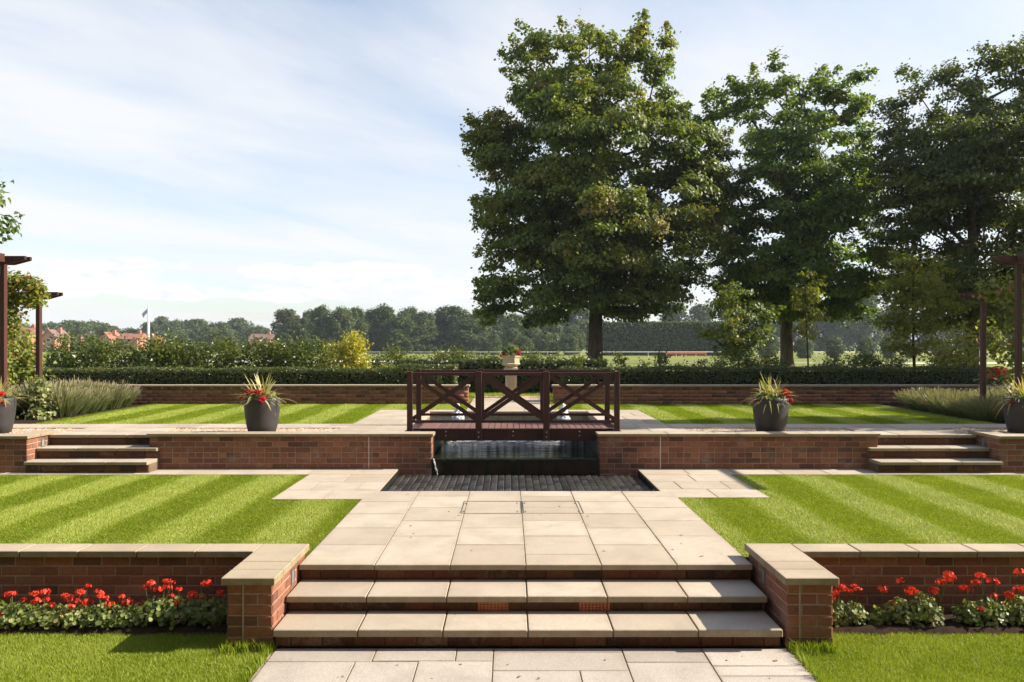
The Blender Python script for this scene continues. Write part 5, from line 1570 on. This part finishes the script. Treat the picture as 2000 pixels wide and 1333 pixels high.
# ------------------------------------------------------------------ distant houses
M['hwall'] = plain('house_brick', (0.42, 0.20, 0.135), .9, .1, .2, .8, .05)
M['hroof'] = plain('roof_tile', (0.30, 0.13, 0.085), .9, .1, .25, .8, .05)
M['hroof2'] = plain('roof_tile_brown', (0.19, 0.12, 0.095), .9, .1, .25, .8, .05)
M['slate'] = plain('slate', (0.09, 0.09, 0.10), .7, .3, .3, 1.0, .2)
M['glass'] = plain('window_glass', (0.05, 0.06, 0.07), .1, .5, .2, 1, .0)
def house(label, px0, px1, py_ridge, py_eave, Y, roof, gable=False, seed=0):
    k = Y / FPX
    x0, x1 = (px0 - VX) * k, (px1 - VX) * k
    zr, ze = CZ - (py_ridge - VY) * k, CZ - (py_eave - VY) * k
    z0 = ground_z(Y) - .2
    dp = 8.0
    root = empty('house', ((x0 + x1) / 2, Y, z0), label, 'house', 'houses beyond the racecourse')
    if gable:
        xm = (x0 + x1) / 2
        W(MB().prism([(x0, z0), (x1, z0), (x1, ze), (xm, zr), (x0, ze)], 'y', Y, Y + dp).obj('wall', M['hwall']), root)
        e = .35
        rf = MB()
        for (xa, za, xb, zb_) in ((x0 - e, ze - e * (zr - ze) / (xm - x0), xm, zr), (x1 + e, ze - e * (zr - ze) / (xm - x0), xm, zr)):
            rf.prism([(xa, za + .03), (xb, zb_ + .03), (xb, zb_ + .25), (xa, za + .25)], 'y', Y - .3, Y + dp + .3)
        r_ = W(rf.obj('roof', M[roof]), root)
    else:
        W(MB().box(x0, x1, Y, Y + dp, z0, ze).obj('wall', M['hwall']), root)
        r_ = W(MB().prism([(Y - .4, ze - .1), (Y + dp + .4, ze - .1), (Y + dp / 2, zr)], 'x', x0 - .3, x1 + .3).obj('roof', M[roof]), root)
    MB().box(x0 + (x1 - x0) * .72, x0 + (x1 - x0) * .72 + .8, Y + dp / 2 - .4, Y + dp / 2 + .4, zr - .8, zr + .9).obj('chimney', M['hwall'], r_)
    nw = max(1, int((x1 - x0) / 3.2))
    for row in range(2):
        zc_ = ze - 1.1 - row * 2.6
        if zc_ < z0 + .6: continue
        for j in range(nw):
            xc = x0 + (x1 - x0) * (j + .5) / nw
            wf = W(MB().box(xc - .65, xc + .65, Y - .06, Y + .1, zc_ - .6, zc_ + .6).obj('window', M['white']), root)
            MB().box(xc - .55, xc + .55, Y - .08, Y + .08, zc_ - .5, zc_ + .5).obj('pane', M['glass'], wf)
YH = 240
house('brick house with bright red roof at the far left', 28, 56, 639, 652, YH, 'hroof', False, 1)
house('brown-roofed brick terrace left of the pergola post', 54, 84, 645, 655, YH + 14, 'hroof2', False, 2)
house('brick house with pale gable just right of the pergola post', 82, 107, 645, 658, YH - 6, 'hroof2', True, 3)
house('brown-roofed house half hidden between shrubs and poplars', 132, 158, 647, 657, YH + 25, 'hroof2', False, 4)
house('small brick house with steep gable left of the flagpole', 194, 214, 650, 662, YH, 'hroof', True, 5)
house('long red-roofed house beside the flagpole', 228, 268, 651, 662, YH - 20, 'hroof', False, 6)
house('red brick house behind the flagpole', 266, 300, 655, 664, YH, 'hroof', False, 7)
house('brown-roofed house low behind the shrubs, left of the poplars', 486, 528, 652, 662, YH + 20, 'hroof2', False, 8)

# ------------------------------------------------------------------ distant trees
def far_tree_meshes(seed, shape, W_, H_, n, leaf, mat='leaf_far', zlo=.06):
    g = np.random.default_rng(seed)
    nb = 95
    z = zlo + (1 - zlo) * g.random(nb)
    if shape == 'poplar': r = np.sin(np.pi * (.14 + .80 * z)) ** .55
    elif shape == 'round': r = np.sqrt(np.clip(1 - (2 * z - 1) ** 2, .05, 1))
    else: r = (1 - z) ** .5 * .9 + .1
    a = g.uniform(0, 6.28, nb)
    rho = np.sqrt(g.random(nb)) * .85
    cs = np.column_stack([np.cos(a) * rho * r * W_ / 2, np.sin(a) * rho * r * W_ / 2, z * H_])
    parts = []
    for c in cs:
        m_ = int(n / nb * g.uniform(.6, 1.4))
        v = unit(g.normal(size=(m_, 3)))
        loc = v * (g.random(m_) ** .4)[:, None] * np.array([.15 * W_, .15 * W_, .10 * H_]) * g.uniform(.7, 1.3)
        parts.append(leaves(c + loc, v + np.array([0, 0, .4]) + g.normal(0, .4, (m_, 3)), leaf * g.uniform(.6, 1.3, m_), np.clip(g.normal(.45, .1) + g.normal(0, .15, m_), 0, 1), LEAF4, None, g))
    v, f, t = merge(parts)
    tb = MB().tube([(0, 0, -.5), (.1, 0, H_ * .4), (0, .1, H_ * .85)], [W_ * .022 + .03, W_ * .015 + .03, .03], 6)
    return tb.mesh('trunk', M['bark'], True), np_mesh('crown', v, f, M[mat], t)
POP = [far_tree_meshes(600 + k, 'poplar', 8.0, 12.0, 9500, .50) for k in range(5)]
RND = [far_tree_meshes(620 + k, 'round', 8.0, 6.5, 6000, .46) for k in range(4)]
def far_tree(name, ms, px, ptop, wpx, Y, label, group, base_w, base_h, rz, zoff=0.0):
    k = Y / FPX
    z0 = ground_z(Y)
    H = CZ - (ptop - VY) * k - z0
    root = empty(name, ((px - VX) * k, Y, z0), label, 'tree', group, rz)
    s = wpx * k / base_w
    root.scale = (s, s, H / base_h)
    for nm, me in zip(('trunk', 'crown'), ms):
        link(bpy.data.objects.new(nm, me), root)
g = np.random.default_rng(70)
k = 0
for px, top, wd in ((560, 603, 62), (602, 612, 40), (632, 602, 56), (668, 601, 60), (698, 606, 44), (726, 610, 46), (752, 604, 52), (792, 606, 64), (836, 609, 60), (882, 602, 74), (938, 610, 52), (972, 612, 60), (1010, 616, 54), (580, 622, 60), (650, 624, 70), (712, 622, 60), (775, 624, 60), (815, 622, 60), (860, 620, 60), (912, 622, 60)):
    far_tree('poplar_tree', POP[(k * 3) % 5], px + g.uniform(-6, 6), top + g.uniform(-4, 9), wd * g.uniform(.9, 1.4), 185 + g.uniform(-12, 16), ordn[k] + ' tree from the left in the tall row of grey-green poplars', 'row of poplars beyond the field', 8.0, 12.0, g.uniform(0, 6.28)); k += 1
k = 0
for px, top, wd in ((95, 634, 60), (140, 628, 62), (180, 630, 60), (215, 638, 60), (255, 640, 60), (316, 622, 40), (345, 628, 40), (385, 628, 64), (428, 630, 50), (466, 625, 48), (505, 634, 60), (290, 636, 50), (40, 632, 60), (410, 640, 70), (350, 642, 60)):
    far_tree('broadleaf_tree', RND[k % 4], px, top + g.uniform(-3, 7), wd * g.uniform(.9, 1.7), 275 + g.uniform(-10, 20), 'distant rounded tree ' + ('behind the houses' if px < 300 else 'between the flagpole and the poplars') + ', ' + ordn[k] + ' of its group', 'distant trees on the left', 8.0, 6.5, g.uniform(0, 6.28)); k += 1
k = 0
for px, top, wd, Y in ((1000, 645, 46, 165), (1040, 640, 50, 170), (1080, 636, 52, 172), (1120, 640, 50, 168), (1022, 660, 40, 150), (1065, 650, 44, 160), (965, 655, 30, 160), (940, 660, 24, 160), (1110, 655, 40, 160)):
    far_tree('field_bush', RND[(k + 1) % 4], px, top, wd, Y, ordn[k] + ' rounded bush in the clump between the poplars and the sycamore trunk', 'bushes at the field edge', 8.0, 6.5, g.uniform(0, 6.28)); k += 1
k = 0
for px, top, wd, Y in ((1060, 600, 90, 230), (1130, 596, 80, 230), (1320, 596, 70, 240), (1370, 600, 70, 240), (1430, 606, 80, 240), (1640, 575, 80, 220), (1690, 572, 70, 220), (1600, 590, 80, 230), (1750, 600, 80, 230), (1820, 610, 80, 230), (1890, 600, 90, 230), (1960, 605, 90, 230), (1500, 600, 90, 240), (1560, 600, 80, 240)):
    far_tree('woodland_tree', POP[(k + 2) % 5], px, top, wd, Y, ordn[k] + ' hazy woodland tree seen behind the tall sycamores, counted from the urn', 'woodland behind the sycamores', 8.0, 12.0, g.uniform(0, 6.28)); k += 1
k = 0
for px, top, wd, Y in ((1570, 662, 44, 120), (1500, 655, 50, 130), (1630, 660, 40, 125), (1690, 662, 36, 118), (1735, 658, 34, 118), (1780, 668, 30, 122), (1450, 660, 50, 130), (1840, 664, 40, 125)):
    far_tree('round_bush', RND[k % 4], px, top, wd, Y, ordn[k] + ' rounded bush on the field below the right-hand trees', 'round bushes on the right field', 8.0, 6.5, g.uniform(0, 6.28)); k += 1
# tall clipped windbreak
h = hedge('tall dark clipped windbreak hedge across the right field', (1150 - VX) * 150 / FPX, (1440 - VX) * 150 / FPX, 150, 154, -.6, CZ - (630 - VY) * 150 / FPX, 7000, 230, 'leaf_far', .5, .35)
# ------------------------------------------------------------------ stray leaves and bits fallen on the paving
g = np.random.default_rng(88)
sp = np.concatenate([np.column_stack([g.uniform(-1.6, 1.9, 26), g.uniform(6.0, 8.8, 26), np.full(26, .004)]), np.column_stack([g.uniform(-1.6, 1.9, 14), g.uniform(4.8, 5.25, 14), np.full(14, GZ + .004)]),
                     np.column_stack([g.uniform(-5, 5, 40), g.uniform(6.4, 10, 40), np.full(40, .02)])])
vs, fs, ts = leaves(sp, np.array([0, 0, 1.]) + g.normal(0, .25, (len(sp), 3)), g.uniform(.012, .03, len(sp)), np.full(len(sp), 1.0), LEAF6, None, g)
o = np_obj('fallen_leaves', vs, fs, M['leaf_syc'], tint=ts); tag(o, 'a few small dry leaves fallen on the path and lawns', None, None, 'stuff')

# ------------------------------------------------------------------ unseen building behind the viewpoint, added to block sky light
hb = empty('sky_block_building', (0, -2.6, GZ), 'long brick building behind the viewpoint, unseen, added to block sky light', 'building')
W(MB().box(-26, 26, -12, -2.6, GZ, 8.6).obj('wall', M['brick']), hb)
W(MB().prism([(-12.6, 8.61), (-2.0, 8.61), (-7.3, 12.2)], 'x', -26.5, 26.5).obj('roof', M['slate']), hb)
for row in range(3):
    for k in range(16):
        xc = -24 + 3.2 * k
        zc_ = 1.0 + 2.9 * row
        wf = W(MB().box(xc - .65, xc + .65, -2.64, -2.5, zc_ - .85, zc_ + .85).obj('window', M['white']), hb)
        MB().box(xc - .57, xc + .57, -2.66, -2.48, zc_ - .77, zc_ + .77).obj('pane', M['glass'], wf)

# ------------------------------------------------------------------ thin summer haze
m = bpy.data.materials.new('haze'); m.use_nodes = True
nt = NT(m.node_tree)
vo = nt.n('ShaderNodeVolumePrincipled', inp={'Color': (0.80, 0.88, 1.0, 1), 'Density': 0.0003, 'Anisotropy': 0.2})
out = nt.n('ShaderNodeOutputMaterial'); nt.t.links.new(vo.outputs[0], out.inputs['Volume'])
hz = MB().box(-3001, 3001, -41, 4001, -1.6, 19.0).obj('haze', m); tag(hz, 'thin blue summer haze over the far field', None, None, 'stuff')
